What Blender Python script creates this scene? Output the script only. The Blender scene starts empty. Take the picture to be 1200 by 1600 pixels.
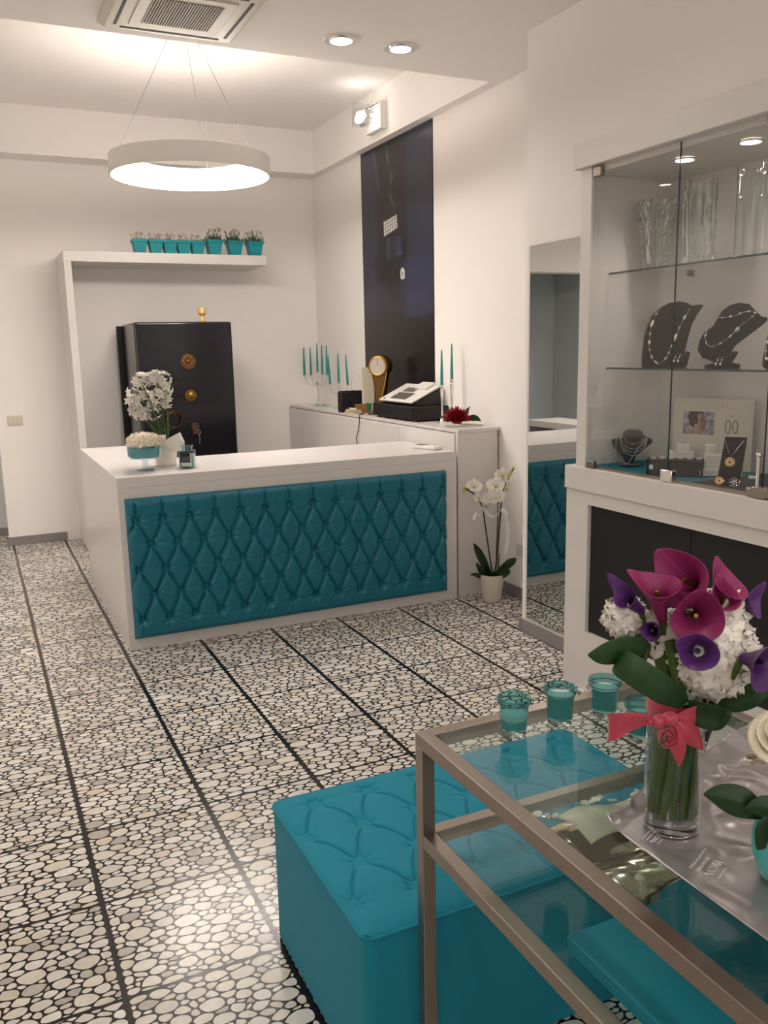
import bpy, bmesh, math, random
from mathutils import Vector as V, Matrix, noise
random.seed(7)
PI = math.pi
S = bpy.context.scene
COL = S.collection

# ------------------------------------------------------------------ camera
cd = bpy.data.cameras.new('camera'); cam = bpy.data.objects.new('camera', cd); COL.objects.link(cam)
cd.sensor_fit = 'VERTICAL'; cd.sensor_height = 36.0; cd.lens = 36.0 * 1341.93 / 1600.0
cd.clip_start = 0.02; cd.clip_end = 60
R_ = V((0.90200936, -0.43121765, -0.02074751)); D_ = V((-0.09954711, -0.16098588, -0.98192358)); F_ = V((0.42008272, 0.88776961, -0.18813724))
m = Matrix((R_, -D_, -F_)).transposed().to_4x4(); m.translation = (0, 0, 1.6)
cam.matrix_world = m
S.camera = cam
S.view_settings.view_transform = 'Standard'
try: S.view_settings.look = 'None'
except Exception: pass
S.view_settings.exposure = 0.1
S.view_settings.gamma = 1.0
S.view_settings.use_curve_mapping = False

# ------------------------------------------------------------------ world and lamp strengths
w = bpy.data.worlds.new('world'); S.world = w; w.use_nodes = True
w.node_tree.nodes['Background'].inputs[0].default_value = (1.0, 0.92, 0.85, 1)
w.node_tree.nodes['Background'].inputs[1].default_value = 2.2  # soft fill that enters through the added front opening
RING = 30.0          # pendant diffuser
RING_UP = 13.0       # its upper side
SPOT = 7.0         # the two recessed ceiling spots in view
SPOT_ADDED = 36.0    # the ones added out of view to fill the room
CAB = 6.0           # each puck light in the cabinet
WARM = (1.0, 0.91, 0.83)
DOWNLIGHTS_SEEN = [(1.872, 4.346), (2.208, 4.343)]
DOWNLIGHTS_ADDED = [(0.25, 2.6), (1.75, 2.7), (0.1, 0.4), (1.6, 0.4), (-1.0, 3.9), (-1.5, 5.3), (-1.5, 6.9)]

def lamp(name, kind, loc, energy, col=WARM, **k):
    d = bpy.data.lights.new(name, kind); d.energy = energy; d.color = col
    for a, b in k.items(): setattr(d, a, b)
    o = bpy.data.objects.new(name, d); COL.objects.link(o); o.location = loc
    return o

# ------------------------------------------------------------------ helpers
def hexc(h):
    h = h.lstrip('#'); o = []
    for i in (0, 2, 4):
        c = int(h[i:i + 2], 16) / 255
        o.append(c / 12.92 if c <= .04045 else ((c + .055) / 1.055) ** 2.4)
    return (*o, 1)

def newmat(name):
    mt = bpy.data.materials.new(name); mt.use_nodes = True
    nt = mt.node_tree; return mt, nt, nt.nodes['Principled BSDF']

def P(name, col, rough=.5, metal=0, spec=.5, trans=0, ior=1.45, bump=None, emit=0, coat=0, var=0, alpha=1, sheen=0):
    mt, nt, b = newmat(name)
    c = hexc(col) if isinstance(col, str) else (*col, 1)
    b.inputs['Base Color'].default_value = c
    b.inputs['Roughness'].default_value = rough; b.inputs['Metallic'].default_value = metal
    b.inputs['Specular IOR Level'].default_value = spec; b.inputs['IOR'].default_value = ior
    b.inputs['Transmission Weight'].default_value = trans; b.inputs['Coat Weight'].default_value = coat
    b.inputs['Alpha'].default_value = alpha; b.inputs['Sheen Weight'].default_value = sheen
    if emit:
        b.inputs['Emission Color'].default_value = c; b.inputs['Emission Strength'].default_value = emit
    if bump or var:
        tc = nt.nodes.new('ShaderNodeTexCoord'); nz = nt.nodes.new('ShaderNodeTexNoise')
        sc, st = bump if bump else (6, 0)
        nz.inputs['Scale'].default_value = sc; nz.inputs['Detail'].default_value = 4
        nt.links.new(tc.outputs['Object'], nz.inputs['Vector'])
        if bump:
            bp = nt.nodes.new('ShaderNodeBump'); bp.inputs['Strength'].default_value = st; bp.inputs['Distance'].default_value = .01
            nt.links.new(nz.outputs['Fac'], bp.inputs['Height']); nt.links.new(bp.outputs['Normal'], b.inputs['Normal'])
        if var:
            r = nt.nodes.new('ShaderNodeValToRGB')
            r.color_ramp.elements[0].position = .3; r.color_ramp.elements[1].position = .7
            r.color_ramp.elements[0].color = (*[x * (1 - var) for x in c[:3]], 1)
            r.color_ramp.elements[1].color = (*[min(1, x * (1 + var)) for x in c[:3]], 1)
            nt.links.new(nz.outputs['Fac'], r.inputs['Fac']); nt.links.new(r.outputs['Color'], b.inputs['Base Color'])
    return mt

def pane(name, tint, ior=1.45, rough=.0):
    """thin sheet glass: see-through, tinted, with Fresnel reflections"""
    mt, nt, b = newmat(name); nt.nodes.remove(b)
    out = nt.nodes['Material Output']
    t = nt.nodes.new('ShaderNodeBsdfTransparent'); t.inputs[0].default_value = (*tint, 1)
    g = nt.nodes.new('ShaderNodeBsdfGlossy'); g.inputs['Roughness'].default_value = rough; g.inputs[0].default_value = (1, 1, 1, 1)
    ge = nt.nodes.new('ShaderNodeNewGeometry'); dt = nt.nodes.new('ShaderNodeVectorMath'); dt.operation = 'DOT_PRODUCT'
    nt.links.new(ge.outputs['Normal'], dt.inputs[0]); nt.links.new(ge.outputs['Incoming'], dt.inputs[1])
    def mt_(op, *a):
        n = nt.nodes.new('ShaderNodeMath'); n.operation = op
        for i, q in enumerate(a):
            if isinstance(q, (int, float)): n.inputs[i].default_value = q
            else: nt.links.new(q, n.inputs[i])
        return n.outputs[0]
    f0 = ((ior - 1) / (ior + 1)) ** 2                     # Schlick, the same from both sides
    fr = mt_('ADD', mt_('MULTIPLY', mt_('POWER', mt_('SUBTRACT', 1.0, mt_('ABSOLUTE', dt.outputs['Value'])), 5.0), 1 - f0), f0)
    mx = nt.nodes.new('ShaderNodeMixShader')
    nt.links.new(fr, mx.inputs[0]); nt.links.new(t.outputs[0], mx.inputs[1]); nt.links.new(g.outputs[0], mx.inputs[2])
    nt.links.new(mx.outputs[0], out.inputs[0])
    return mt

def colmat(name, rough=.5, attr='print', spec=.5):
    """takes its print from the mesh's own colour attribute"""
    mt, nt, b = newmat(name)
    a = nt.nodes.new('ShaderNodeVertexColor'); a.layer_name = attr
    nt.links.new(a.outputs['Color'], b.inputs['Base Color'])
    b.inputs['Roughness'].default_value = rough; b.inputs['Specular IOR Level'].default_value = spec
    return mt

class MB:
    """collects shapes; build() links them as ONE mesh object"""
    def __init__(s): s.v = []; s.f = []
    def add(s, vs, fs, M=None):
        n = len(s.v)
        for q in vs:
            q = V(q)
            s.v.append(M @ q if M is not None else q)
        s.f += [tuple(i + n for i in f) for f in fs]; return s
    def box(s, x0, x1, y0, y1, z0, z1, M=None):
        return s.add([(x, y, z) for x in (x0, x1) for y in (y0, y1) for z in (z0, z1)],
            [(0, 1, 3, 2), (4, 6, 7, 5), (0, 4, 5, 1), (2, 3, 7, 6), (0, 2, 6, 4), (1, 5, 7, 3)], M)
    def cyl(s, p0, p1, r0, r1=None, n=20, M=None):
        return s.tube([p0, p1], [r0, r0 if r1 is None else r1], n, M=M)
    def tube(s, pts, rad, n=8, M=None, cap=True, flat=1.0):
        pts = [V(p) for p in pts]
        if not hasattr(rad, '__len__'): rad = [rad] * len(pts)
        vs = []; fs = []; up = None
        for i, p in enumerate(pts):
            t = (pts[min(i + 1, len(pts) - 1)] - pts[max(i - 1, 0)])
            t = t.normalized() if t.length > 1e-9 else V((0, 0, 1))
            if up is None: up = t.orthogonal().normalized()
            up = (up - t * up.dot(t)); up = up.normalized() if up.length > 1e-6 else t.orthogonal().normalized()
            sd = t.cross(up)
            for k in range(n):
                a = 2 * PI * k / n
                vs.append(p + (up * math.cos(a) + sd * math.sin(a) * flat) * rad[i])
        for i in range(len(pts) - 1):
            for k in range(n):
                a = i * n + k; b = i * n + (k + 1) % n
                fs.append((a, b, b + n, a + n))
        if cap: fs += [tuple(range(n - 1, -1, -1)), tuple(range((len(pts) - 1) * n, len(pts) * n))]
        return s.add(vs, fs, M)
    def lathe(s, prof, n=32, c=(0, 0, 0), M=None, closed=False):
        """profile [(r, z)] turned about z; r = 0 ends close"""
        vs = []; fs = []
        for r, z in prof:
            for k in range(n):
                a = 2 * PI * k / n; vs.append((c[0] + r * math.cos(a), c[1] + r * math.sin(a), c[2] + z))
        m_ = len(prof)
        for i in range(m_ if closed else m_ - 1):
            j = (i + 1) % m_
            for k in range(n):
                k2 = (k + 1) % n
                fs.append((i * n + k, i * n + k2, j * n + k2, j * n + k))
        if not closed:
            if prof[0][0] > 1e-6: fs.append(tuple(range(n - 1, -1, -1)))
            if prof[-1][0] > 1e-6: fs.append(tuple(range((m_ - 1) * n, m_ * n)))
        return s.add(vs, fs, M)
    def ball(s, c, r, sc=(1, 1, 1), n=12, M=None):
        prof = [(max(1e-5, math.sin(PI * i / n)) * r, -math.cos(PI * i / n) * r) for i in range(n + 1)]
        vs = []; fs = []; k_ = n * 2 if n < 10 else n + 6
        for rr, z in prof:
            for k in range(k_):
                a = 2 * PI * k / k_; vs.append((c[0] + rr * math.cos(a) * sc[0], c[1] + rr * math.sin(a) * sc[1], c[2] + z * sc[2]))
        for i in range(n):
            for k in range(k_):
                k2 = (k + 1) % k_; fs.append((i * k_ + k, i * k_ + k2, (i + 1) * k_ + k2, (i + 1) * k_ + k))
        return s.add(vs, fs, M)
    def grid(s, fn, nu, nv, M=None, wrap=False):
        """fn(u, v) -> point, u and v in 0..1"""
        vs = [fn(i / nu, j / nv) for i in range(nu + 1) for j in range(nv + 1)]
        fs = [(i * (nv + 1) + j, (i + 1) * (nv + 1) + j, (i + 1) * (nv + 1) + j + 1, i * (nv + 1) + j + 1) for i in range(nu) for j in range(nv)]
        return s.add(vs, fs, M)
    def prism(s, poly, h, M=None):
        """poly [(x, y)] extruded from z = 0 to z = h"""
        n = len(poly)
        vs = [(x, y, 0) for x, y in poly] + [(x, y, h) for x, y in poly]
        fs = [tuple(range(n - 1, -1, -1)), tuple(range(n, 2 * n))] + [(i, (i + 1) % n, n + (i + 1) % n, n + i) for i in range(n)]
        return s.add(vs, fs, M)
    def build(s, name, mat, parent=None, bevel=0, seg=2, smooth=40, solid=0, sub=0, fix=True, shift=True):
        me = bpy.data.meshes.new(name)
        off = V((0, 0, 0)); q = parent
        while q is not None and shift: off += q.location; q = q.parent
        me.from_pydata([tuple(a - off) for a in s.v], [], s.f)
        if fix:
            bm = bmesh.new(); bm.from_mesh(me)
            bmesh.ops.remove_doubles(bm, verts=bm.verts, dist=1e-6)
            bmesh.ops.recalc_face_normals(bm, faces=bm.faces); bm.to_mesh(me); bm.free()
        if smooth:
            me.polygons.foreach_set('use_smooth', [True] * len(me.polygons))
            if smooth < 180: me.set_sharp_from_angle(angle=math.radians(smooth))
        me.materials.append(mat)
        o = bpy.data.objects.new(name, me); COL.objects.link(o)
        if parent is not None: o.parent = parent
        if solid:
            md = o.modifiers.new('solid', 'SOLIDIFY'); md.thickness = abs(solid); md.offset = 0 if solid > 0 else -1
        if sub:
            md = o.modifiers.new('sub', 'SUBSURF'); md.levels = md.render_levels = sub
        if bevel:
            md = o.modifiers.new('bevel', 'BEVEL'); md.width = bevel; md.segments = seg; md.limit_method = 'ANGLE'; md.angle_limit = math.radians(50)
        return o

def tag(o, label, cat, group=None):
    o['label'] = label; o['category'] = cat
    if group: o['group'] = group
    return o
def thing(name, label, cat, loc=(0, 0, 0), group=None):
    o = bpy.data.objects.new(name, None); COL.objects.link(o); o.location = loc
    o.empty_display_size = .05
    return tag(o, label, cat, group)
def struct(name, mb, mat, parent=None, **k):
    o = mb.build(name, mat, parent, **k); o['kind'] = 'structure'; return o
def kids(o): return [c for c in bpy.data.objects if c.parent == o]
def dup(root, loc, label, rz=0, sc=None, group=None):
    r = root.copy(); COL.objects.link(r); r.location = loc; r.rotation_euler = (0, 0, rz); r['label'] = label
    if sc: r.scale = sc
    if group: r['group'] = group
    for ch in kids(root):
        c = ch.copy(); COL.objects.link(c); c.parent = r
        for g in kids(ch):
            d = g.copy(); COL.objects.link(d); d.parent = c
    return r
def setprint(o, fn, attr='print'):
    """fn(vertex) -> linear rgb, the print on a flat thing"""
    me = o.data; at = me.color_attributes.new(attr, 'FLOAT_COLOR', 'POINT')
    for i, v in enumerate(me.vertices): at.data[i].color = (*fn(v.co)[:3], 1)
def rot(d, up=(0, 0, 1), loc=(0, 0, 0)):
    """frame whose z axis runs along d and whose x axis leans to up"""
    z = V(d).normalized(); u = V(up); x = u - z * u.dot(z)
    x = x.normalized() if x.length > 1e-5 else z.orthogonal().normalized()
    y = z.cross(x); M_ = Matrix((x, y, z)).transposed().to_4x4(); M_.translation = V(loc); return M_
def bez(p0, p1, p2, n=12):
    p0, p1, p2 = V(p0), V(p1), V(p2)
    return [p0 * (1 - t) ** 2 + p1 * 2 * t * (1 - t) + p2 * t * t for t in [i / n for i in range(n + 1)]]

# ------------------------------------------------------------------ materials
M = {}
M['wall'] = P('wall_paint', '#f6f1ed', .85, spec=.2, bump=(60, .04))
M['ceil'] = P('ceiling_paint', '#f6f1ed', .9, spec=.2, bump=(60, .03))
M['lam'] = P('white_laminate', '#d6d1ce', .28, spec=.45)
M['lam2'] = P('white_lacquer', '#ddd8d3', .4, spec=.4)
M['skirt'] = P('grey_baseboard', '#8d8689', .5)
M['teal_l'] = P('teal_leather', '#09667a', .34, spec=.5, bump=(140, .04))
M['teal_f'] = P('teal_suede', '#1c859d', .75, spec=.2, bump=(220, .06), sheen=.06, var=0.0)
M['teal_b'] = P('teal_box_card', '#0f8397', .6)
M['steel'] = P('brushed_steel', '#9b9087', .32, metal=1, bump=(90, .03))
M['chrome'] = P('chrome', '#e8e6e2', .08, metal=1)
M['black'] = P('black_gloss_paint', '#14131a', .16, spec=.6, bump=(7, .04))
M['blackm'] = P('black_matte', '#161416', .6)
M['blackv'] = P('black_velvet', '#131112', .95, spec=.1, sheen=.15)
M['brass'] = P('aged_brass', '#8a6a34', .38, metal=.9)
M['gold'] = P('gold', '#cfa862', .4, metal=.6)
M['white'] = P('white_plastic', '#e4e0da', .4)
M['ivory'] = P('ivory_plastic', '#d9d2c4', .45)
M['grey'] = P('grey_plastic', '#6f6a66', .5)
M['mirror'] = P('mirror_silver', '#d3d6d4', .01, metal=1)
M['doorglass'] = pane('door_glass', (.965, .967, .962), 1.42)
M['tableglass'] = pane('table_glass', (.86, .93, .92), 1.52)
M['glassedge'] = P('glass_edge_green', '#22393a', .2)
M['glass'] = P('clear_glass', '#f6f9f8', .01, trans=1, ior=1.45)
M['shell'] = pane('thin_clear_glass', (.93, .94, .94), 1.5)
M['tealglass'] = pane('teal_glass', (.50, .77, .78), 1.5)
M['aquaglass'] = pane('aqua_glass', (.80, .91, .92), 1.5)
M['lit'] = P('lit_diffuser', (1.0, .92, .84), .5, emit=RING)
M['litup'] = P('lit_upper_strip', (1.0, .90, .81), .5, emit=RING_UP)
M['litspot'] = P('lit_lens', (1.0, .92, .82), .5, emit=14)
M['petal'] = P('white_petal', '#e9e3da', .6, spec=.3, var=.05)
M['cream'] = P('cream_petal', '#e8dcc6', .6, spec=.3)
M['leaf'] = P('dark_leaf', '#1f3d1b', .4, spec=.45, var=.25)
M['leaf2'] = P('deep_green_leaf', '#243f22', .38, spec=.45, var=.2)
M['stem'] = P('green_stem', '#46601f', .45, var=.25)
M['magenta'] = P('magenta_spathe', '#8a2a5c', .42, spec=.4, var=.18)
M['violet'] = P('violet_spathe', '#54296b', .42, spec=.4, var=.2)
M['coral'] = P('coral_satin', '#b53a4e', .28, spec=.5, sheen=.3)
M['wax'] = P('white_wax', '#d8dcd6', .5)
M['candle'] = P('sea_green_wax', '#2f8f8c', .45)
M['paper'] = P('cream_paper', '#d8cdb4', .35)
M['red'] = P('red_petal', '#a01c2c', .5, var=.25)
M['potteal'] = P('teal_pot', '#14909a', .45)
M['foliage'] = P('bushy_foliage', '#4c5d3c', .7, var=.3)
M['pinkish'] = P('pale_blossom', '#c3a79f', .7)
M['soil'] = P('potting_bark', '#2f241b', .9)
M['tealcloth'] = P('teal_display_cloth', '#0f6f7d', .7)
M['silverf'] = P('silver_film', '#aaa3a6', .24, metal=.55, spec=.6)
M['print'] = P('silver_print', '#d9d2d6', .3, metal=.2)
M['foil'] = P('polished_foil', '#b9aa92', .14, metal=1)
M['pearl'] = P('mother_of_pearl', '#ded7c4', .25, spec=.6, coat=.4)
M['bead'] = P('grey_bead', '#b9b3aa', .25, spec=.6)
M['rosebead'] = P('rose_stone_bead', '#8b4650', .25, spec=.6)
M['silver'] = P('polished_silver', '#d6d3cf', .15, metal=1)
M['copper'] = P('rose_gold', '#a98a66', .28, metal=1)

def mat_floor():
    mt, nt, b = newmat('pebble_terrazzo'); L = nt.links
    a = nt.nodes.new('ShaderNodeVertexColor'); a.layer_name = 'stone'
    tc = nt.nodes.new('ShaderNodeTexCoord'); vein = nt.nodes.new('ShaderNodeTexNoise'); vein.inputs['Scale'].default_value = 45; vein.inputs['Detail'].default_value = 6
    L.new(tc.outputs['Object'], vein.inputs['Vector'])
    rp = nt.nodes.new('ShaderNodeValToRGB'); rp.color_ramp.elements[0].position = .3; rp.color_ramp.elements[1].position = .65
    rp.color_ramp.elements[0].color = (.86, .84, .82, 1); rp.color_ramp.elements[1].color = (1, 1, 1, 1); L.new(vein.outputs['Fac'], rp.inputs[0])
    mul = nt.nodes.new('ShaderNodeMix'); mul.data_type = 'RGBA'; mul.blend_type = 'MULTIPLY'; mul.inputs[0].default_value = .8
    L.new(a.outputs[0], mul.inputs[6]); L.new(rp.outputs[0], mul.inputs[7]); L.new(mul.outputs[2], b.inputs['Base Color'])
    mr = nt.nodes.new('ShaderNodeMapRange'); mr.inputs['To Min'].default_value = .13; mr.inputs['To Max'].default_value = .30
    L.new(vein.outputs['Fac'], mr.inputs['Value']); L.new(mr.outputs[0], b.inputs['Roughness'])
    b.inputs['Specular IOR Level'].default_value = .4
    return mt
SLX, SLY = .415, .424
def slab(seed):
    """outlines of the river pebbles sawn into one slab, larger ones first"""
    rnd = random.Random(seed); el = rnd.uniform(1.35, 1.75); W_, H_ = SLX / el, SLY
    pts = []
    for rad, tries in ((.024, 12), (.0185, 70), (.0148, 260), (.0118, 900), (.0085, 1500), (.0062, 900)):
        for _ in range(tries):
            x, y = rnd.uniform(.004, W_ - .004), rnd.uniform(.004, H_ - .004); r = rad * rnd.uniform(.9, 1.15)
            if all((x - a) ** 2 + (y - b) ** 2 > (.92 * (r + c)) ** 2 for a, b, c in pts): pts.append((x, y, r))
    out = []
    for i, (x, y, r) in enumerate(pts):
        g = .0052
        poly = [(g, g), (W_ - g, g), (W_ - g, H_ - g), (g, H_ - g)]
        for j, (a, b, c) in enumerate(pts):
            if j == i: continue
            dx, dy = a - x, b - y; d = math.hypot(dx, dy)
            if d > .12: continue
            nx, ny = dx / d, dy / d; lim = (d * d + r * r - c * c) / (2 * d) - .0020       # power diagram, minus half a joint
            new = []
            for k in range(len(poly)):
                p, q = poly[k], poly[(k + 1) % len(poly)]
                sp_ = (p[0] - x) * nx + (p[1] - y) * ny - lim; sq_ = (q[0] - x) * nx + (q[1] - y) * ny - lim
                if sp_ <= 0: new.append(p)
                if sp_ * sq_ < 0:
                    t_ = sp_ / (sp_ - sq_); new.append((p[0] + (q[0] - p[0]) * t_, p[1] + (q[1] - p[1]) * t_))
            poly = new
            if len(poly) < 3: break
        if len(poly) < 3: continue
        for it, ck in enumerate((.30, .25)):
            poly = [z for k in range(len(poly)) for z in (lambda p, q: ((p[0] * (1 - ck) + q[0] * ck, p[1] * (1 - ck) + q[1] * ck), (p[0] * ck + q[0] * (1 - ck), p[1] * ck + q[1] * (1 - ck))))(poly[k], poly[(k + 1) % len(poly)])]
        ar = abs(sum(poly[k - 1][0] * poly[k][1] - poly[k][0] * poly[k - 1][1] for k in range(len(poly)))) / 2
        if ar < .00003: continue
        if ar > .0002:
            poly = [z for k in range(len(poly)) for z in ((poly[k]), ((poly[k][0] + poly[(k + 1) % len(poly)][0]) / 2, (poly[k][1] + poly[(k + 1) % len(poly)][1]) / 2))] if len(poly) < 0 else poly
        out.append([(a * el, b) for a, b in poly])
    return out
def build_floor(x0, x1, y0, y1):
    rnd = random.Random(11); slabs = [slab(k) for k in range(10)]
    vs = [(x, y, z) for x in (x0, x1) for y in (y0, y1) for z in (-.1, 0)]
    fs = [(0, 1, 3, 2), (4, 6, 7, 5), (0, 4, 5, 1), (2, 3, 7, 6), (0, 2, 6, 4), (1, 5, 7, 3)]
    cols = [hexc('#141213')] * 8
    pal = [hexc(c) for c in ('#dcd8d1', '#e0dcd6', '#d8d3ca', '#dcd5c9', '#d5d0c8', '#e3dfda', '#d5ccbc', '#b7b1aa', '#d9d4cd', '#dbd6ce')]
    i0, i1 = math.floor((x0 - .2) / SLX), math.ceil((x1 - .2) / SLX); j0, j1 = math.floor((y0 - 2.43) / SLY), math.ceil((y1 - 2.43) / SLY)
    for i in range(i0, i1):
        for j in range(j0, j1):
            ox, oy = .2 + i * SLX, 2.43 + j * SLY
            if ox < -1.3 or ox > 2.95 or oy < -.5 and ox < 0: pass
            sl = slabs[rnd.randrange(10)]; fx, fy = rnd.random() < .5, rnd.random() < .5; tone = rnd.uniform(.93, 1.05)
            for poly in sl:
                n = len(vs); pp = [(ox + (SLX - a if fx else a), oy + (SLY - b if fy else b)) for a, b in poly]
                if fx != fy: pp.reverse()
                if min(a for a, b in pp) < x0 or max(a for a, b in pp) > x1 or min(b for a, b in pp) < y0 or max(b for a, b in pp) > y1: continue
                c = pal[min(9, int(rnd.random() ** 1.0 * 10))]; k = tone * rnd.uniform(.92, 1.05); c = (c[0] * k, c[1] * k, c[2] * k, 1)
                sa = abs(sum(pp[q - 1][0] * pp[q][1] - pp[q][0] * pp[q - 1][1] for q in range(len(pp))))
                if sa / 2 < .00006 and rnd.random() < .2: c = hexc('#aaa49c')
                vs += [(a, b, .0005) for a, b in pp]; fs.append(tuple(range(n, len(vs)))); cols += [c] * len(pp)
    me = bpy.data.meshes.new('floor'); me.from_pydata(vs, [], fs)
    at = me.color_attributes.new('stone', 'FLOAT_COLOR', 'POINT'); at.data.foreach_set('color', [q for c in cols for q in c])
    me.materials.append(M['floor']); o = bpy.data.objects.new('floor', me); COL.objects.link(o); o['kind'] = 'structure'
M['floor'] = mat_floor()

# ------------------------------------------------------------------ the setting
ZC, ZR = 3.14, 3.50                 # lower ceiling, raised recess
XL, XR, YF, YB = -2.1, 3.05, -1.3, 7.85
XM = 2.70                           # face of the mirror wall
build_floor(XL - .1, 3.3, YF - .1, 9.3)
c = MB().box(XL - .1, 3.3, YF - .1, 4.68, ZC, ZR + .1)
c.box(XL - .1, -1.2, 4.68, 9.6, ZC, ZR + .1); c.box(-1.2, 3.3, 4.68, 8.05, ZR, ZR + .1)
struct('ceiling', c, M['ceil'])
struct('trim_1', MB().box(2.97, XR + .1, 4.681, 8.04, ZC, ZR), M['wall'])
struct('trim_2', MB().box(-1.2, 2.97, 7.6, 8.04, ZC, ZR), M['wall'])
# right wall: recessed stretch with the poster, then the thicker stretch that holds mirror and cabinet
wr = MB().box(XR, 3.3, 3.9, YB, 0, ZC)
wr.box(XM, 3.3, 3.22, 3.9, 0, ZC); wr.box(XM, 3.3, YF, 3.22, 2.44, ZC); wr.box(2.96, 3.3, YF, 3.22, 0, 2.44); wr.box(XM, 2.96, YF, .6, 0, 2.44)
struct('wall_right', wr, M['wall'])
wb = MB().box(.174, 3.3, YB, YB + .2, 0, ZR); wb.box(-1.25, .174, YB, YB + .2, 2.36, ZC); wb.box(XL, -1.25, YB, YB + .2, 0, ZC)
struct('wall_back', wb, M['wall'])
wc = MB().box(XL, .9, 8.95, 9.1, 0, 2.6); wc.box(-.46, .9, 8.33, 8.95, 0, 2.6); wc.box(-1.4, -1.25, YB + .2, 8.95, 0, 2.6); wc.box(-1.4, .9, YB + .2, 9.1, 2.6, 2.7)
struct('wall_corridor', wc, P('corridor_paint', '#ccd1d2', .8, spec=.2))
struct('wall_left', MB().box(XL - .1, XL, YF, YB + .2, 0, ZC), M['wall'])
wf = MB().box(XL - .1, -1.9, YF - .1, YF, 0, ZC); wf.box(2.3, 3.3, YF - .1, YF, 0, ZC); wf.box(-1.9, 2.3, YF - .1, YF, 0, 1.15); wf.box(-1.9, 2.3, YF - .1, YF, 2.75, ZC)  # front wall, opened up to let fill light in
struct('wall_front', wf, M['wall'])
wf = MB()
for x in (-1.9, -.53, .87, 2.25): wf.box(x, x + .05, YF - .08, YF - .03, 1.15, 2.75)
wf.box(-1.85, 2.25, YF - .08, YF - .03, 1.15, 1.20); wf.box(-1.85, 2.25, YF - .08, YF - .03, 2.70, 2.75)
ws = struct('window_1', wf, M['grey'])  # unseen glazing added behind the camera for frontal fill
struct('window_pane', MB().box(-1.85, 2.25, YF - .058, YF - .052, 1.20, 2.70), pane('shop_window_glass', (.95, .96, .95)), ws)
H = .075
struct('baseboard_back', MB().box(.162, .64, YB - .012, YB, 0, H), M['skirt'], bevel=.003)
struct('baseboard_right', MB().box(XR - .012, XR, 3.9, 4.665, 0, H), M['skirt'], bevel=.003)
struct('baseboard_mirror', MB().box(XM - .014, XM, 3.20, 3.912, 0, H).box(XM - .014, XR - .012, 3.9, 3.912, 0, H), M['skirt'], bevel=.003)
struct('baseboard_corridor', MB().box(-.472, .9, 8.318, 8.33, 0, H), M['skirt'])

# ------------------------------------------------------------------ lamps
def downlight(x, y, label, power=None):
    t = thing('downlight', label, 'ceiling light', (x, y, ZC), 'recessed ceiling downlights')
    MB().lathe([(.066, -.004), (.088, -.008), (.092, -.004), (.092, 0), (.066, 0)], 36, (x, y, ZC), closed=True).build('trim_ring', M['white'], t)
    MB().lathe([(.0001, -.003), (.066, -.003), (.066, -.001), (.0001, -.001)], 36, (x, y, ZC)).build('lens', M['litspot'], t)
    MB().lathe([(.056, -.012), (.062, -.012), (.066, -.004), (.06, -.004)], 36, (x, y, ZC), closed=True).build('reflector_lip', M['chrome'], t)
    l = lamp('downlight_beam', 'SPOT', (0, 0, -.02), power or SPOT, spot_size=math.radians(150), spot_blend=1.0, shadow_soft_size=.06)
    l.parent = t
    return t
downlight(*DOWNLIGHTS_SEEN[0], 'left one of the two lit round downlights in the lower ceiling')
downlight(*DOWNLIGHTS_SEEN[1], 'right one of the two lit round downlights, nearest the wall lamp')
for k_, (x, y) in enumerate(DOWNLIGHTS_ADDED):  # none of these is in view; added as fill lamps
    downlight(x, y, ['round downlight over the stone floor before the teal ottoman', 'round downlight over the floor before the glass cabinet', 'round downlight overhead near the shop entrance',
                     'round downlight over the near end of the glass table', 'round downlight far off in the lower ceiling beside the recess',
                     'round downlight at the far side of the recess, nearer the counter', 'round downlight at the far side of the recess, nearest the corridor'][k_], SPOT_ADDED * (2.4 if k_ >= 4 else .35 if k_ == 1 else .9))

PX, PY, PZ, PR, PH = 1.395, 5.70, 2.685, .497, .118
t = thing('pendant_lamp', 'big white ring pendant lamp hanging on three thin wires', 'lamp', (PX, PY, PZ))
MB().lathe([(PR, 0), (PR + .002, .004), (PR + .002, PH - .004), (PR - .002, PH), (.335, PH), (.335, PH - .006), (PR - .012, PH - .01), (PR - .008, 0)], 96, (PX, PY, PZ), closed=True).build('ring_housing', M['white'], t)
MB().lathe([(PR - .01, .002), (.345, PH - .018), (.345, PH - .012), (PR - .006, PH - .012)], 96, (PX, PY, PZ), closed=True).build('lit_diffuser', M['lit'], t)
MB().lathe([(.36, PH + .001), (.47, PH + .001), (.47, PH + .004), (.36, PH + .004)], 96, (PX, PY, PZ), closed=True).build('upper_diffuser', M['litup'], t)
for a in (195, 62, 306):
    a = math.radians(a)
    MB().cyl((PX + .465 * math.cos(a), PY + .465 * math.sin(a), PZ + PH), (PX + .10 * math.cos(a), PY + .10 * math.sin(a), ZR - .02), .0014, n=6).build('wire', M['grey'], t)
MB().lathe([(.13, 0), (.13, -.018), (.12, -.026), (.0001, -.026)], 40, (PX, PY, ZR)).build('ceiling_canopy', M['white'], t)

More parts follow.
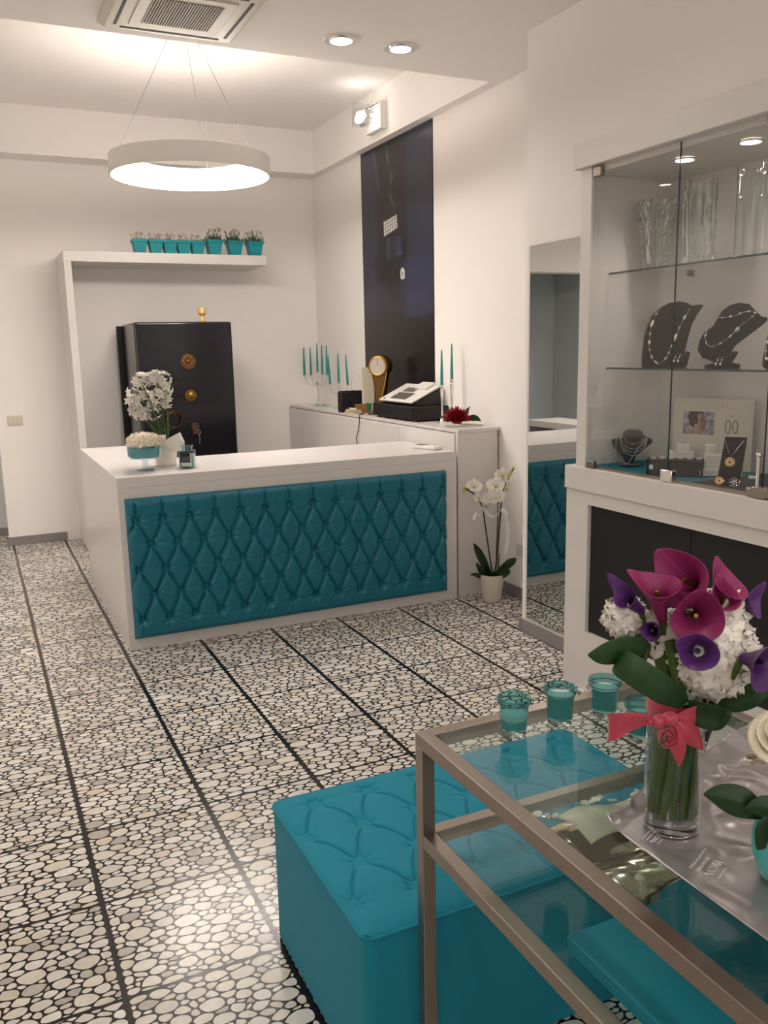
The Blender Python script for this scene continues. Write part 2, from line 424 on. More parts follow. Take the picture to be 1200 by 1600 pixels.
# wall lamp on the bulkhead
t = thing('wall_lamp', 'small square wall lamp with clear glass shade above the dark poster', 'lamp', (2.97, 6.2, 3.2))
MB().box(2.915, 2.97, 6.08, 6.34, 3.19, 3.375).build('mounting_plate', M['white'], t, bevel=.004)
MB().box(2.84, 2.915, 6.185, 6.235, 3.285, 3.31).cyl((2.915, 6.10, 3.37), (2.83, 6.19, 3.33), .006, n=8).build('arm', M['chrome'], t)
gs = MB(); B_ = V((2.80, 6.17, 3.285))
gs.lathe([(.085, -.07), (.085, .07), (.077, .07), (.077, -.062), (.001, -.062), (.001, -.07)], 4, tuple(B_), M=Matrix.Translation(B_) @ Matrix.Rotation(.5, 4, 'Z') @ Matrix.Translation(-B_))
gs.build('glass_shade', M['shell'], t, smooth=20)
MB().ball(B_, .036, (1, 1, .8), 14).build('bulb', P('lit_bulb', (1., .93, .84), .4, emit=26), t)

# ceiling cassette air conditioner
t = thing('air_conditioner', 'square white ceiling cassette air conditioner with slatted grille', 'air conditioner', (1.035, 4.21, ZC))
a = MB(); cx, cy = 1.035, 4.215
def sq(r, z): return [(cx - r, cy - r, z), (cx + r, cy - r, z), (cx + r, cy + r, z), (cx - r, cy + r, z)]
rings = [sq(.325, ZC), sq(.325, ZC - .012), sq(.30, ZC - .034), sq(.268, ZC - .036)]
a.add(sum(rings, []), [(i * 4 + k, i * 4 + (k + 1) % 4, i * 4 + 4 + (k + 1) % 4, i * 4 + 4 + k) for i in range(3) for k in range(4)] + [(12, 13, 14, 15), (0, 1, 2, 3)])
a.build('panel', M['ivory'], t, bevel=.006, smooth=30)
for k in range(4):
    Mr = Matrix.Translation((cx, cy, 0)) @ Matrix.Rotation(k * PI / 2, 4, 'Z')
    MB().box(-.235, .235, .255, .268, ZC - .0385, ZC - .03, Mr).build('air_slot', M['blackm'], t)
MB().box(cx - .207, cx + .207, cy - .207, cy + .207, ZC - .042, ZC - .034).build('inner_frame', M['ivory'], t, bevel=.003)
MB().box(cx - .155, cx + .155, cy - .155, cy + .155, ZC - .0425, ZC - .04).build('intake', P('intake_dark', '#57503f', .7), t)
g = MB()
for k in range(26):
    xx = cx - .152 + k * .304 / 25; g.box(xx - .0032, xx + .0032, cy - .155, cy + .155, ZC - .0455, ZC - .0424)
g.build('grille', P('grille_grey', '#9c9484', .5), t)

# ------------------------------------------------------------------ reception counter
ZD = .953; DX0, DX1, DY0, DY1, DYW = .645, 2.705, 4.64, 5.37, 6.28
t = thing('reception_counter', 'white L-shaped reception counter with a tufted teal front', 'counter', (1.6, 4.9, 0))
o = MB(); pts = [(DX0, DY0), (DX1, DY0), (DX1, DY1), (.99, DY1), (.99, DYW), (DX0, DYW)]
o.prism(pts, .055, Matrix.Translation((0, 0, ZD - .055))).build('countertop', M['lam'], t, bevel=.002, smooth=20)
MB().box(DX0, DX1, DY0, DY0 + .03, 0, ZD - .0551).build('front_panel', M['lam'], t)
MB().box(DX0, DX0 + .03, DY0 + .0301, DYW, 0, ZD - .0551).build('side_panel', M['lam'], t)
MB().box(DX1 - .03, DX1, DY0 + .0301, DY1, 0, ZD - .0551).build('side_panel', M['lam'], t)
MB().box(DX0 + .0301, .99, DYW - .03, DYW, 0, ZD - .0551).build('end_panel', M['lam'], t)
MB().box(DX0 + .0301, .97, DY1, DYW - .0301, .42, .44).box(DX0 + .0301, DX0 + .045, DY1, DYW - .0301, .05, ZD - .056).build('shelf', P('dark_inside', '#4a423c', .6), t)
# tufted upholstery
SP, Z0, RP = .1435, .172, .138
U0, U1, W0, W1 = .676, 2.625, .064, .84
def tuft(u, z):
    s = (u - .722) / SP; tt = (z - Z0) / (2 * RP)
    a_, b_ = s + tt, s - tt
    def dd(q): return abs(math.sin(PI * q))
    def soft(q): return 1 - math.exp(-(dd(q) / .20) ** .9)
    core = (soft(a_) * soft(b_)) ** .8
    if z > Z0 + 4 * RP:
        h = 1 - .8 * math.exp(-(dd(s) / .13) ** 1.1)
        k_ = min(1, (z - Z0 - 4 * RP) / .035); h = h * k_ + core * (1 - k_)
    elif z < Z0:
        h = 1 - .5 * math.exp(-(dd(s) / .12) ** 1.1) * max(0, 1 - (Z0 - z) / .09)
        k_ = min(1, (Z0 - z) / .035); h = h * k_ + core * (1 - k_)
    else:
        h = core
    # dimple at each button with little gathers round it
    row = round((z - Z0) / RP); row = max(0, min(4, row)); off = .5 if row % 2 else 0
    k0 = round(s - off); du = u - (.722 + (k0 + off) * SP); dz = z - (Z0 + row * RP)
    d = math.hypot(du, dz); dip = math.exp(-(d / .018) ** 2)
    gather = math.exp(-(d / .05) ** 2) * .11 * math.sin(9 * math.atan2(dz, du) + row + k0)
    h = h * (1 - .9 * dip) - .25 * dip + gather * (1 - dip)
    h += .10 * (noise.noise(V((u * 9, z * 9, 3.1))))
    e = min(u - U0, U1 - u, z - W0, W1 - z); ed = min(1, e / .035); ed = math.sqrt(max(0, 1 - (1 - ed) ** 2))
    return (.016 + .028 * h) * ed + .001
up = MB().grid(lambda p, q: (U0 + (U1 - U0) * p, DY0 - tuft(U0 + (U1 - U0) * p, W0 + (W1 - W0) * q), W0 + (W1 - W0) * q), 420, 170).build('tufted_panel', M['teal_l'], t, smooth=180)
btn = None
for row in range(5):
    for k in range(14):
        u = .722 + (k + (.5 if row % 2 else 0)) * SP
        if u > U1 - .02: continue
        z = Z0 + row * RP; y = DY0 - tuft(u, z)
        if btn is None:
            btn = MB().ball((0, 0, 0), .0105, (1, .5, 1), 10).build('button', M['teal_l'], up, shift=False); o = btn
        else:
            o = btn.copy(); COL.objects.link(o)
        o.parent = up; o.location = V((u, y - .002, z)) - t.location

# ------------------------------------------------------------------ console along the right wall
t = thing('sideboard', 'long white sideboard along the wall behind the counter', 'sideboard', (2.89, 6.2, 0))
ZK = 1.083
MB().box(2.735, 3.045, 4.67, 7.845, ZK - .022, ZK).build('top_board', M['lam'], t, bevel=.0015)
MB().box(2.742, 3.04, 4.70, 7.845, .0, ZK - .027).build('carcass', M['lam2'], t)
MB().box(2.735, 3.03, 4.672, 4.6995, .0, ZK - .0225).build('end_panel', M['lam'], t, bevel=.001)
for k in range(4):
    y0 = 4.702 + k * .785
    MB().box(2.728, 2.7415, y0 + .002, y0 + .783, .06, ZK - .034).build('door', M['lam2'], t, bevel=.001)

# ------------------------------------------------------------------ white portal shelf
t = thing('wall_shelf', 'white wall shelf with one tall side panel framing the safe', 'shelf', (1.5, 7.6, 0))
MB().box(.75, 2.395, 7.30, 7.849, 2.31, 2.39).build('shelf_board', M['lam2'], t, bevel=.002)
MB().box(.75, .806, 7.302, 7.849, 0, 2.3099).build('side_panel', M['lam2'], t, bevel=.002)

# ------------------------------------------------------------------ safe
t = thing('safe', 'tall old black safe with brass fittings standing in the corner', 'safe', (1.585, 7.3, 0))
MB().box(1.201, 1.97, 7.04, 7.66, 0.0, 1.835).build('body', M['black'], t, bevel=.02, seg=4)
MB().box(1.203, 1.968, 6.985, 7.03, .04, 1.832).build('door', M['black'], t, bevel=.016, seg=4)
MB().box(1.165, 1.99, 7.66, 7.71, 0, 1.823).build('back_flange', M['blackm'], t, bevel=.006)
def disc(mb, x, z, r, y0, y1, n=32): return mb.cyl((x, y0, z), (x, y1, z), r, n=n)
r = MB(); disc(r, 1.595, 1.521, .06, 6.985, 6.972)
for k in range(8):
    a = k * PI / 4; r.ball((1.595 + .036 * math.cos(a), 6.971, 1.521 + .036 * math.sin(a)), .014, (1, .3, 1), 8)
r.ball((1.595, 6.97, 1.521), .018, (1, .5, 1), 8); r.build('rosette', P('dull_brass', '#6b4a26', .55, metal=.6), t)
r = MB(); disc(r, 1.597, 1.251, .046, 6.985, 6.965); disc(r, 1.597, 1.251, .036, 6.965, 6.94, 24); r.ball((1.597, 6.94, 1.251), .03, (1, .5, 1), 10)
r.build('dial_knob', M['brass'], t)
r = MB().tube([(1.45 + .062 * math.cos(a), 6.955, 1.065 + .062 * math.sin(a)) for a in [k * 2 * PI / 28 for k in range(29)]], .008, 8, cap=False)
disc(r, 1.45, 1.127, .022, 6.985, 6.945, 20); r.build('ring_handle', P('dark_bronze', '#4d3526', .4, metal=.8), t)
r = MB(); disc(r, 1.622, 1.0, .032, 6.985, 6.972); r.box(1.60, 1.644, 6.974, 6.985, .94, 1.0); r.build('keyhole_plate', P('old_bronze', '#5a4536', .45, metal=.7), t)
r = MB().cyl((1.632, 6.975, .975), (1.632, 6.93, .975), .005, n=8).tube([(1.632 + .014 * math.cos(a), 6.925, .957 + .018 * math.sin(a)) for a in [k * PI / 8 for k in range(17)]], .003, 6, cap=False)
r.tube([(1.632, 6.925, .94), (1.638, 6.925, .90), (1.634, 6.925, .865)], .006, 6); r.build('key', M['silver'], t)
t = thing('trophy', 'little gold cup ornament on top of the black safe', 'ornament', (1.785, 7.2, 1.835))
MB().lathe([(.028, 0), (.028, .014), (.016, .022), (.014, .05), (.022, .056), (.036, .072), (.036, .10), (.03, .118), (.012, .124), (.0001, .124)], 20, (1.785, 7.2, 1.836)).build('cup', P('pale_gilt', '#e3bf7c', .5, metal=.2), t)
MB().lathe([(.032, 0), (.032, .012)], 20, (1.785, 7.2, 1.835)).build('foot', M['gold'], t)

# ------------------------------------------------------------------ mirror
t = thing('wall_mirror', 'tall frameless mirror on the wall beside the glass cabinet', 'mirror', (XM - .005, 3.52, .09))
MB().box(XM - .008, XM - .0005, 3.205, 3.842, .09, 2.10).build('backing', M['grey'], t)
MB().box(XM - .013, XM - .0081, 3.207, 3.84, .092, 2.098).build('mirror_glass', M['mirror'], t)
MB().box(XM - .012, XM - .0005, 3.205, 3.856, .078, .0899).box(XM - .012, XM - .0005, 3.8421, 3.856, .09, 2.10).build('edge_trim', M['lam2'], t)

# wall plates
def plate(name, label, cat, loc, mtx, n, kind):
    t = thing(name, label, cat, loc)
    MB().box(-.06, .06, -.04, .04, 0, .008, mtx).build('cover_plate', M['ivory'], t, bevel=.003, shift=False)
    for k in range(n):
        x = (k - (n - 1) / 2) * .032
        MB().box(x - .0135, x + .0135, -.023, .023, .008, .0125, mtx).build(kind, M['ivory'], t, bevel=.0015, shift=False)
        if kind == 'socket':
            for q in (-.009, 0, .009): MB().cyl((x, q, .0125), (x, q, .013), .0022, n=8, M=mtx).build('pin_hole', M['blackm'], t, shift=False)
    return t
My = Matrix(((1, 0, 0), (0, 0, -1), (0, 1, 0))).to_4x4()        # local z towards -y, local y up
Mx = Matrix(((0, 0, -1), (-1, 0, 0), (0, 1, 0))).to_4x4()       # local z towards -x
plate('light_switch', 'three-gang light switch plate on the plain wall left of the white shelf', 'light switch', (.31, YB, 1.063), My, 3, 'rocker')
plate('power_socket', 'white power socket low on the wall behind the orchid', 'power socket', (XR, 4.404, .32), Mx, 2, 'socket')
plate('light_switch', 'single light switch in the dim corridor, seen in the mirror', 'light switch', (-.24, 8.33, 1.14), My, 1, 'rocker')

# ------------------------------------------------------------------ poster
t = thing('poster', 'tall dark navy fashion poster of a gloved arm with a bracelet', 'poster', (XR, 6.13, 1.1))
MB().box(3.043, 3.0499, 5.53, 6.735, 1.10, 3.138).build('backing', M['blackm'], t)
pr = MB().grid(lambda u, v: (3.0425, 5.53 + 1.205 * u, 1.10 + 2.038 * v), 150, 250).build('printed_sheet', colmat('poster_print', .3), t, fix=False, smooth=0)
def mixc(a, b, k):
    k = max(0, min(1, k)); return tuple(x * (1 - k) + y * k for x, y in zip(a, b))
def sst(e0, e1, x):
    k = max(0, min(1, (x - e0) / (e1 - e0))); return k * k * (3 - 2 * k)
def segd(p, a, b):
    ax, ay = a; bx, by = b; px, py = p; dx, dy = bx - ax, by - ay
    k = max(0, min(1, ((px - ax) * dx + (py - ay) * dy) / (dx * dx + dy * dy + 1e-9)))
    return math.hypot(px - ax - k * dx, py - ay - k * dy)
def inq(p, q):
    c = False; n = len(q)
    for i in range(n):
        (x1, y1), (x2, y2) = q[i], q[i - 1]
        if (y1 > p[1]) != (y2 > p[1]) and p[0] < (x2 - x1) * (p[1] - y1) / (y2 - y1) + x1: c = not c
    return c
def poster_print(co):
    y, z = co.y + 6.13, co.z + 1.1; p = (y, z)
    navy, dark, blue = hexc('#2b2e42')[:3], hexc('#1b181c')[:3], hexc('#2a3157')[:3]
    nz_ = noise.noise(V((y * 3, z * 2, 1)))
    c = mixc(navy, dark, sst(6.55, 6.38, y) * sst(5.85, 6.0, y))
    c = mixc(c, dark, sst(1.90, 1.78, z))
    c = mixc(c, hexc('#33364a')[:3], sst(2.7, 3.1, z) * sst(5.95, 5.75, y) * .6)
    if 5.60 < y < 5.98 and 1.83 < z < 2.25: c = mixc(c, blue, .4 + .4 * nz_)
    if 5.95 < y < 6.70 and 1.84 < z < 2.1: c = mixc(c, navy, .6 * sst(1.82, 1.95, z))
    ln = [(6.264, 3.128), (6.225, 2.981), (6.163, 2.869), (6.219, 2.777), (6.133, 2.636)]
    d = min(segd(p, ln[i], ln[i + 1]) for i in range(4)); wob = .6 + .4 * math.sin(z * 40)
    c = mixc(c, hexc('#5d6a76')[:3], math.exp(-(d / .018) ** 2) * wob * .7)
    ln = [(6.489, 3.11), (6.453, 2.985), (6.406, 2.833)]
    d = min(segd(p, ln[i], ln[i + 1]) for i in range(2)); c = mixc(c, hexc('#4b525f')[:3], math.exp(-(d / .025) ** 2) * .7)
    if inq(p, [(6.281, 2.435), (6.037, 2.419), (6.012, 2.288), (6.273, 2.269)]): c = mixc(c, hexc('#3f4c74')[:3], .35 + .6 * noise.noise(V((y * 9, z * 7, 4))))
    if inq(p, [(6.305, 2.262), (6.02, 2.25), (6.05, 2.08), (6.07, 1.93), (6.20, 1.90), (6.26, 2.0)]):
        c = mixc(c, hexc('#121114')[:3], .8); c = mixc(c, hexc('#3a3a44')[:3], .5 * max(0, math.sin(y * 90 + z * 8)) ** 4)
    q = [(6.329, 2.562), (6.096, 2.589), (6.079, 2.488), (6.319, 2.45)]
    if inq(p, q):
        s_ = (6.329 - y) / .24; lo = 2.45 + .04 * s_; hi = 2.562 + .027 * s_; r_ = (z - lo) / (hi - lo)
        k = abs(math.sin(s_ * 6 * PI)) * abs(math.sin(r_ * 4 * PI)); c = mixc(hexc('#1c1c20')[:3], hexc('#d8d6d0')[:3], min(1, k * 2))
    if ((y - 6.012) / .034) ** 4 + ((z - 2.145) / .042) ** 4 < 1: c = hexc('#cfd0cc')[:3] if (abs(y - 6.012) > .014 or abs(z - 2.145) > .02) else hexc('#8b8d92')[:3]
    return c
setprint(pr, poster_print)

# ------------------------------------------------------------------ glass display cabinet
CX, CB = 2.46, 2.95
t = thing('display_cabinet', 'tall white jewellery cabinet with glass doors above and black doors below', 'cabinet', (2.7, 2.2, 0))
c = MB().box(2.475, CB, 3.115, 3.14, 1.05, 2.33)
c.build('side_panel', M['lam2'], t)
MB().box(2.475, CB, .62, .645, 1.05, 2.33).build('side_panel', M['lam2'], t)
MB().box(CX, 2.4749, 3.075, 3.1399, 1.05, 2.33).build('corner_post', M['lam2'], t, bevel=.001)
MB().box(2.935, CB, .6451, 3.1149, 1.05, 2.33).build('back_panel', M['lam2'], t)
MB().box(2.4751, 2.9349, .6451, 3.1149, 2.305, 2.33).build('top_panel', M['lam2'], t)
MB().box(2.435, CB, .62, 3.17, 2.3301, 2.435).build('cornice', M['lam2'], t, bevel=.004)
MB().box(2.448, CB, .60, 3.205, .945, 1.05).build('ledge', M['lam2'], t, bevel=.002)
MB().box(2.458, CB, 3.045, 3.20, 0, .9449).box(2.458, 2.48, .605, 3.0449, .885, .9449).box(2.458, 2.48, .605, 3.0449, 0, .285).box(2.49, CB, .605, 3.0449, 0, .02).build('lower_frame', M['lam2'], t)
for k in range(4):
    y1 = 3.04 - k * .605
    MB().box(2.474, 2.494, y1 - .602, y1, .288, .882).build('black_door', M['blackm'], t, bevel=.002)
for z in (1.9, 1.488):
    MB().box(2.60, 2.932, .66, 3.113, z - .005, z + .003).build('glass_shelf', M['doorglass'], t)
    MB().box(2.597, 2.5999, .66, 3.113, z - .005, z + .003).build('shelf_edge', M['glassedge'], t)
    for y in (2.95, 2.35, 1.7, 1.0):
        MB().cyl((2.90, y, z - .012), (2.934, y, z - .012), .007, n=10).build('shelf_pin', M['steel'], t)
for k, (y0, y1) in enumerate([(2.570, 3.072), (2.112, 2.566), (1.655, 2.108), (1.2, 1.651)]):
    d = MB().box(2.464, 2.4695, y0, y1, 1.056, 2.327).build('glass_door', M['doorglass'], t)
    MB().box(2.4638, 2.4697, y0 - .0012, y0 + .0012, 1.056, 2.327).build('door_edge', M['glassedge'], d)
    yh = y1 - .035 if k % 2 == 0 else y0 + .04
    MB().box(2.455, 2.478, yh - .025, yh + .025, 2.285, 2.325).build('hinge', M['steel'], d, bevel=.003)
    MB().box(2.455, 2.478, yh - .022, yh + .022, 1.056, 1.085).build('hinge', M['steel'], d, bevel=.003)
MB().box(2.452, 2.48, 2.535, 2.598, 1.052, 1.10).build('door_clip', M['chrome'], t, bevel=.004)
l = MB().box(2.452, 2.48, 2.085, 2.15, 1.052, 1.092).build('lock_plate', M['steel'], t, bevel=.004)
MB().cyl((2.455, 2.125, 1.09), (2.455, 2.125, 1.20), .008, n=12).cyl((2.455, 2.125, 1.125), (2.44, 2.15, 1.125), .007, n=10).ball((2.455, 2.125, 1.205), .011).build('lock_bar', M['chrome'], l)
MB().box(2.4751, 2.478, .646, 3.074, 1.0505, 1.064).build('floor_rail', M['steel'], t)
for y in (2.716, 2.394, 1.9, 1.4):
    p_ = MB().lathe([(.0001, -.002), (.036, -.002), (.036, 0), (.0001, 0)], 28, (2.628, y, 2.304)).build('puck_light', M['litspot'], t)
    MB().lathe([(.036, -.006), (.043, -.006), (.045, 0), (.036, 0)], 28, (2.628, y, 2.304), closed=True).build('light_rim', M['chrome'], p_)
    l = lamp('puck_beam', 'SPOT', (2.628 - 2.7, y - 2.2, 2.295), CAB, spot_size=math.radians(140), spot_blend=.8, shadow_soft_size=.03); l.parent = t
tag(MB().box(2.482, 2.93, 2.50, 3.11, 1.0501, 1.0535).build('display_cloth', M['tealcloth']), 'teal cloth on the cabinet floor under the silver chains', 'cloth')
tag(MB().box(2.479, 2.93, 1.2, 2.495, 1.0501, 1.056).build('display_mat', M['blackv']), 'black velvet mat on the cabinet floor under the pendant stand', 'mat')

# ------------------------------------------------------------------ glass display table
TX0, TX1, TY0, TY1, TZ, TB = .718, 1.345, .12, 1.397, .86, .028
SZ = .652
t = thing('display_table', 'brushed steel display table with a glass top and lower glass shelf', 'table', (1.03, .76, 0))
for x in (TX0, TX1 - TB):
    for y in (TY0, TY1 - TB):
        MB().box(x, x + TB, y, y + TB, 0, TZ - TB - .0002).build('leg', M['steel'], t, bevel=.0015)
for z in (TZ, SZ):
    nm = 'top_rail' if z == TZ else 'shelf_rail'; e_ = 0 if z == TZ else TB + .0002
    for x in (TX0, TX1 - TB):
        MB().box(x, x + TB, TY0 + e_, TY1 - e_, z - TB, z).build(nm, M['steel'], t, bevel=.0015)
    for y in (TY0, TY1 - TB):
        MB().box(TX0 + TB + .0002, TX1 - TB - .0002, y, y + TB, z - TB, z).build(nm, M['steel'], t, bevel=.0015)
    MB().box(TX0 + TB + .001, TX1 - TB - .001, TY0 + TB + .001, TY1 - TB - .001, z - .008, z - .001).build('glass_top' if z == TZ else 'glass_shelf', M['tableglass'], t)
    for x in (TX0 + TB, TX1 - TB - .012):
        for y in (TY0 + TB, TY1 - TB - .012):
            MB().box(x, x + .012, y, y + .012, z - .014, z - .0085).build('glass_clip', M['steel'], t)
TZ -= .001; SZ -= .001

# ------------------------------------------------------------------ tufted ottoman
OX0, OX1, OY0, OY1, OZ = .622, 1.60, 1.452, 2.072, .405
def rr(x0, x1, y0, y1, r, n=6):
    o = []
    for cx_, cy_, a0 in ((x1 - r, y1 - r, 0), (x0 + r, y1 - r, 90), (x0 + r, y0 + r, 180), (x1 - r, y0 + r, 270)):
        for k in range(n + 1):
            a = math.radians(a0 + 90 * k / n); o.append((cx_ + r * math.cos(a), cy_ + r * math.sin(a)))
    return o
t = thing('ottoman', 'low teal suede bench ottoman with a button-tufted top', 'ottoman', (1.11, 1.76, 0))
MB().prism(rr(OX0, OX1, OY0, OY1, .03), OZ - .016, Matrix.Translation((0, 0, .006))).build('upholstered_body', M['teal_f'], t, smooth=50)
MB().prism(rr(OX0 + .03, OX1 - .03, OY0 + .03, OY1 - .03, .02), .0058, Matrix()).build('base_plinth', M['blackm'], t)
OSP, ORP, OU, OV = .157, .146, .725, 1.567
def otuft(x, y):
    s = (x - OU) / OSP; tt = (y - OV - 3 * ORP) / (2 * ORP)
    a_, b_ = s - tt, s + tt
    a_, b_ = a_ + .055 * math.sin(PI * b_) ** 2, b_ - .055 * math.sin(PI * a_) ** 2
    def sd(q): return abs(q - round(q))
    cr = min(sd(a_), sd(b_)) * .11
    inside = OV - .02 < y < OV + 3 * ORP + .02
    h = 1.0
    if inside: h -= .38 * math.exp(-(cr / .0028) ** 2) + .10 * math.exp(-(cr / .010) ** 2)
    elif y < OV and False: pass
    dmin = 9
    for r_ in range(4):
        of = .5 if (3 - r_) % 2 else 0; k0 = round(s - of)
        du = x - OU - (k0 + of) * OSP; dv = y - OV - r_ * ORP; d = math.hypot(du, dv)
        if d < dmin: dmin = d; an = math.atan2(dv, du)
    h -= 1.0 * math.exp(-(dmin / .014) ** 1.5) + .30 * math.exp(-(dmin / .04) ** 2)
    h += .16 * math.exp(-(dmin / .035) ** 2) * math.sin(7 * an + x * 30) * min(1, dmin / .015)
    e = min(x - OX0, OX1 - x, y - OY0, OY1 - y); ed = max(0, min(1, e / .05)); ed = math.sqrt(max(0, 1 - (1 - ed) ** 2))
    return OZ - .013 + .013 * ed + .019 * (h - 1) * ed
def otop(u, v):
    x = OX0 + (OX1 - OX0) * u; y = OY0 + (OY1 - OY0) * v; r = .03
    cx_ = min(max(x, OX0 + r), OX1 - r); cy_ = min(max(y, OY0 + r), OY1 - r)
    dx, dy = x - cx_, y - cy_
    if dx and dy:
        d = math.hypot(dx, dy); mxd = max(abs(dx), abs(dy)); k = mxd / d; dx *= k; dy *= k
    return (cx_ + dx, cy_ + dy, otuft(cx_ + dx, cy_ + dy))
cu = MB().grid(otop, 480, 300).build('tufted_cushion', M['teal_f'], t, smooth=180)
lp = rr(OX0 - .001, OX1 + .001, OY0 - .001, OY1 + .001, .031, 8); lp = lp + lp[:1]
MB().tube([(x, y, OZ - .0125) for x, y in lp], .0035, 8, cap=False).build('piping', M['teal_f'], t)
ob = None
for r_ in range(4):
    of = .5 if (3 - r_) % 2 else 0
    for k in range(-1, 7):
        x = OU + (k + of) * OSP; y = OV + r_ * ORP
        if not OX0 + .05 < x < OX1 - .05: continue
        if ob is None: ob = MB().ball((0, 0, 0), .008, (1, 1, .45), 8).build('button', M['teal_f'], cu, shift=False); q = ob
        else: q = ob.copy(); COL.objects.link(q)
        q.parent = cu; q.location = V((x, y, otuft(x, y) + .001)) - t.location

# ------------------------------------------------------------------ things on the glass table
def cup(label, loc, wax):
    t = thing('candle_holder', label, 'candle holder', loc, 'teal glass candle holders on the table')
    k = MB().lathe([(.024, .012), (.0255, .014), (.0275, .045), (.0285, .062), (.0325, .066), (.034, .071), (.032, .0765), (.0295, .076), (.0275, .071), (.0262, .062), (.0245, .016), (.0001, .014)], 40)
    k.build('tinted_cup', M['tealglass'], t, shift=False, smooth=80)
    MB().lathe([(.0001, 0), (.0225, 0), (.0245, .003), (.0245, .0115), (.0001, .0115)], 40).build('clear_base', M['glass'], t, shift=False)
    MB().lathe([(.0001, .016), (.024, .016), (.0258, wax), (.004, wax - .001), (.0001, wax)], 32).build('candle_wax', M['wax'], t, shift=False)
    MB().tube([(.031 * math.cos(a), .031 * math.sin(a), .0645) for a in [j * PI / 20 for j in range(41)]], .0011, 6, cap=False).build('wire_collar', M['grey'], t, shift=False)
    for s_ in (-1, 1):
        MB().tube([(s_ * .031, 0, .0645), (s_ * .037, 0, .067), (s_ * .040, 0, .0625), (s_ * .037, 0, .058), (s_ * .033, 0, .0635)], .0012, 6).build('wire_loop', M['grey'], t, shift=False)
    return t
cw = [('teal glass candle holder at the table corner, first of the row', (.885, 1.303), .042, -.3), ('teal glass candle holder between the other two along the far edge', (.993, 1.301), .060, -.5),
      ('teal glass candle holder half behind the pink bow loop', (1.096, 1.291), .058, -.2), ('teal glass candle holder hidden behind the flower vase and the bow knot', (1.085, 1.172), .05, .2)]
for lb, (x, y), wx, rz in cw:
    q = cup(lb, (0, 0, 0), wx); q.location = (x, y, TZ); q.rotation_euler = (0, 0, rz)

# silver plastic sheet
def sheet(u, v):
    y = .16 + (.98 + .125 * u - .16) * v; x = .755 + .555 * u
    x = .832 + .505 * u
    z = TZ + .0012
    d1 = math.hypot(x - .915, y - .915); d2 = math.hypot(x - .965, y - .728)
    k = min(1, max(0, (d1 - .05) / .05)) * min(1, max(0, (d2 - .07) / .05))
    edge = min(1, u / .06)
    wv = noise.noise(V((x * 11, y * 9, 2))) + .5 * noise.noise(V((x * 27 + y * 14, y * 21, 5))); wv = abs(wv)
    z += k * edge * (.019 * wv ** 1.3)
    if v > .93:                                       # curled far edge
        q = (v - .93) / .07; z += k * .030 * q ** 1.5 * (1 if u > .12 else .5); y -= .012 * q * q
    return (x, y, z)
sh = MB().grid(sheet, 110, 150).build('plastic_bag', M['silverf'], None, smooth=180, solid=.0006)
tag(sh, 'flat silver plastic bag with faint lettering under the flower vase', 'bag')
lt = MB()
def strokes(x, y, ang, rows):
    ca, sa = math.cos(ang), math.sin(ang)
    for dy, ln, hh, st in rows:
        k = 0
        while k < ln:
            wd = random.uniform(.5, 1.3) * hh
            a0 = k; a1 = k + wd
            if st:
                pts = [(a0 + wd * q / 8, dy + hh * (.5 + .5 * math.sin(q * .9 + k * 200))) for q in range(9)]
                P3 = []
                for a, b in pts:
                    X_, Y_ = x + ca * a - sa * b, y + sa * a + ca * b
                    P3.append((X_, Y_, sheet_z(X_, Y_) + .0009))
                lt.tube(P3, .0007, 4, flat=.3)
            else:
                vs = []
                for a, b in ((a0, dy), (a1, dy), (a1, dy + hh), (a0, dy + hh)):
                    X_, Y_ = x + ca * a - sa * b, y + sa * a + ca * b; vs.append((X_, Y_, sheet_z(X_, Y_) + .0009))
                lt.add(vs, [(0, 1, 2, 3)])
            k += wd + hh * (.25 if not st else .05)
def sheet_z(x, y):
    u = (x - .832) / .505; v = (y - .16) / (.98 + .125 * u - .16); return sheet(u, min(v, .92))[2]
def logo(x, y, s=1.0, a=.42):
    strokes(x, y, a, [(0, .060 * s, .004 * s, 0), (-.011 * s, .042 * s, .005 * s, 0), (-.030 * s, .052 * s, .013 * s, 1), (-.040 * s, .03 * s, .004 * s, 0)])
for x, y, s_ in ((.858, .815, 1.0), (.872, .668, 1.0), (.85, .905, .6), (.99, .56, 1.0), (1.10, .80, 1.0), (.86, .5, 1.0)): 
    lt = MB(); logo(x, y, s_); lt.build('faint_lettering', M['print'], sh, smooth=0, fix=False)

# flower vase with arrangement
BX, BY = .915, .915
t = thing('vase', 'straight clear glass vase with a coral satin bow on the silver bag', 'vase', (BX, BY, TZ + .002))
zb = TZ + .0022
MB().lathe([(.0001, 0), (.040, 0), (.0425, .003), (.0425, .235), (.041, .237), (.0412, .235), (.0412, .022), (.038, .017), (.0001, .0165)], 56, (BX, BY, zb)).build('glass_cylinder', M['shell'], t, smooth=60)
MB().lathe([(.0001, .001), (.039, .001), (.0412, .004), (.0405, .014), (.036, .0155), (.0001, .0155)], 48, (BX, BY, zb)).build('thick_base', M['glass'], t)
RV, UV, TV = R_.copy(), -D_, -F_
RV = V((RV.x, RV.y, 0)).normalized(); TV = V((-F_.x, -F_.y, 0)).normalized(); UV = V((0, 0, 1))
B0 = V((BX, BY, 1.2))
def bp(u, v, c=0.0): return B0 + RV * ((u - 1061) / 1057) + UV * (-(v - 964) / 1040) + TV * c
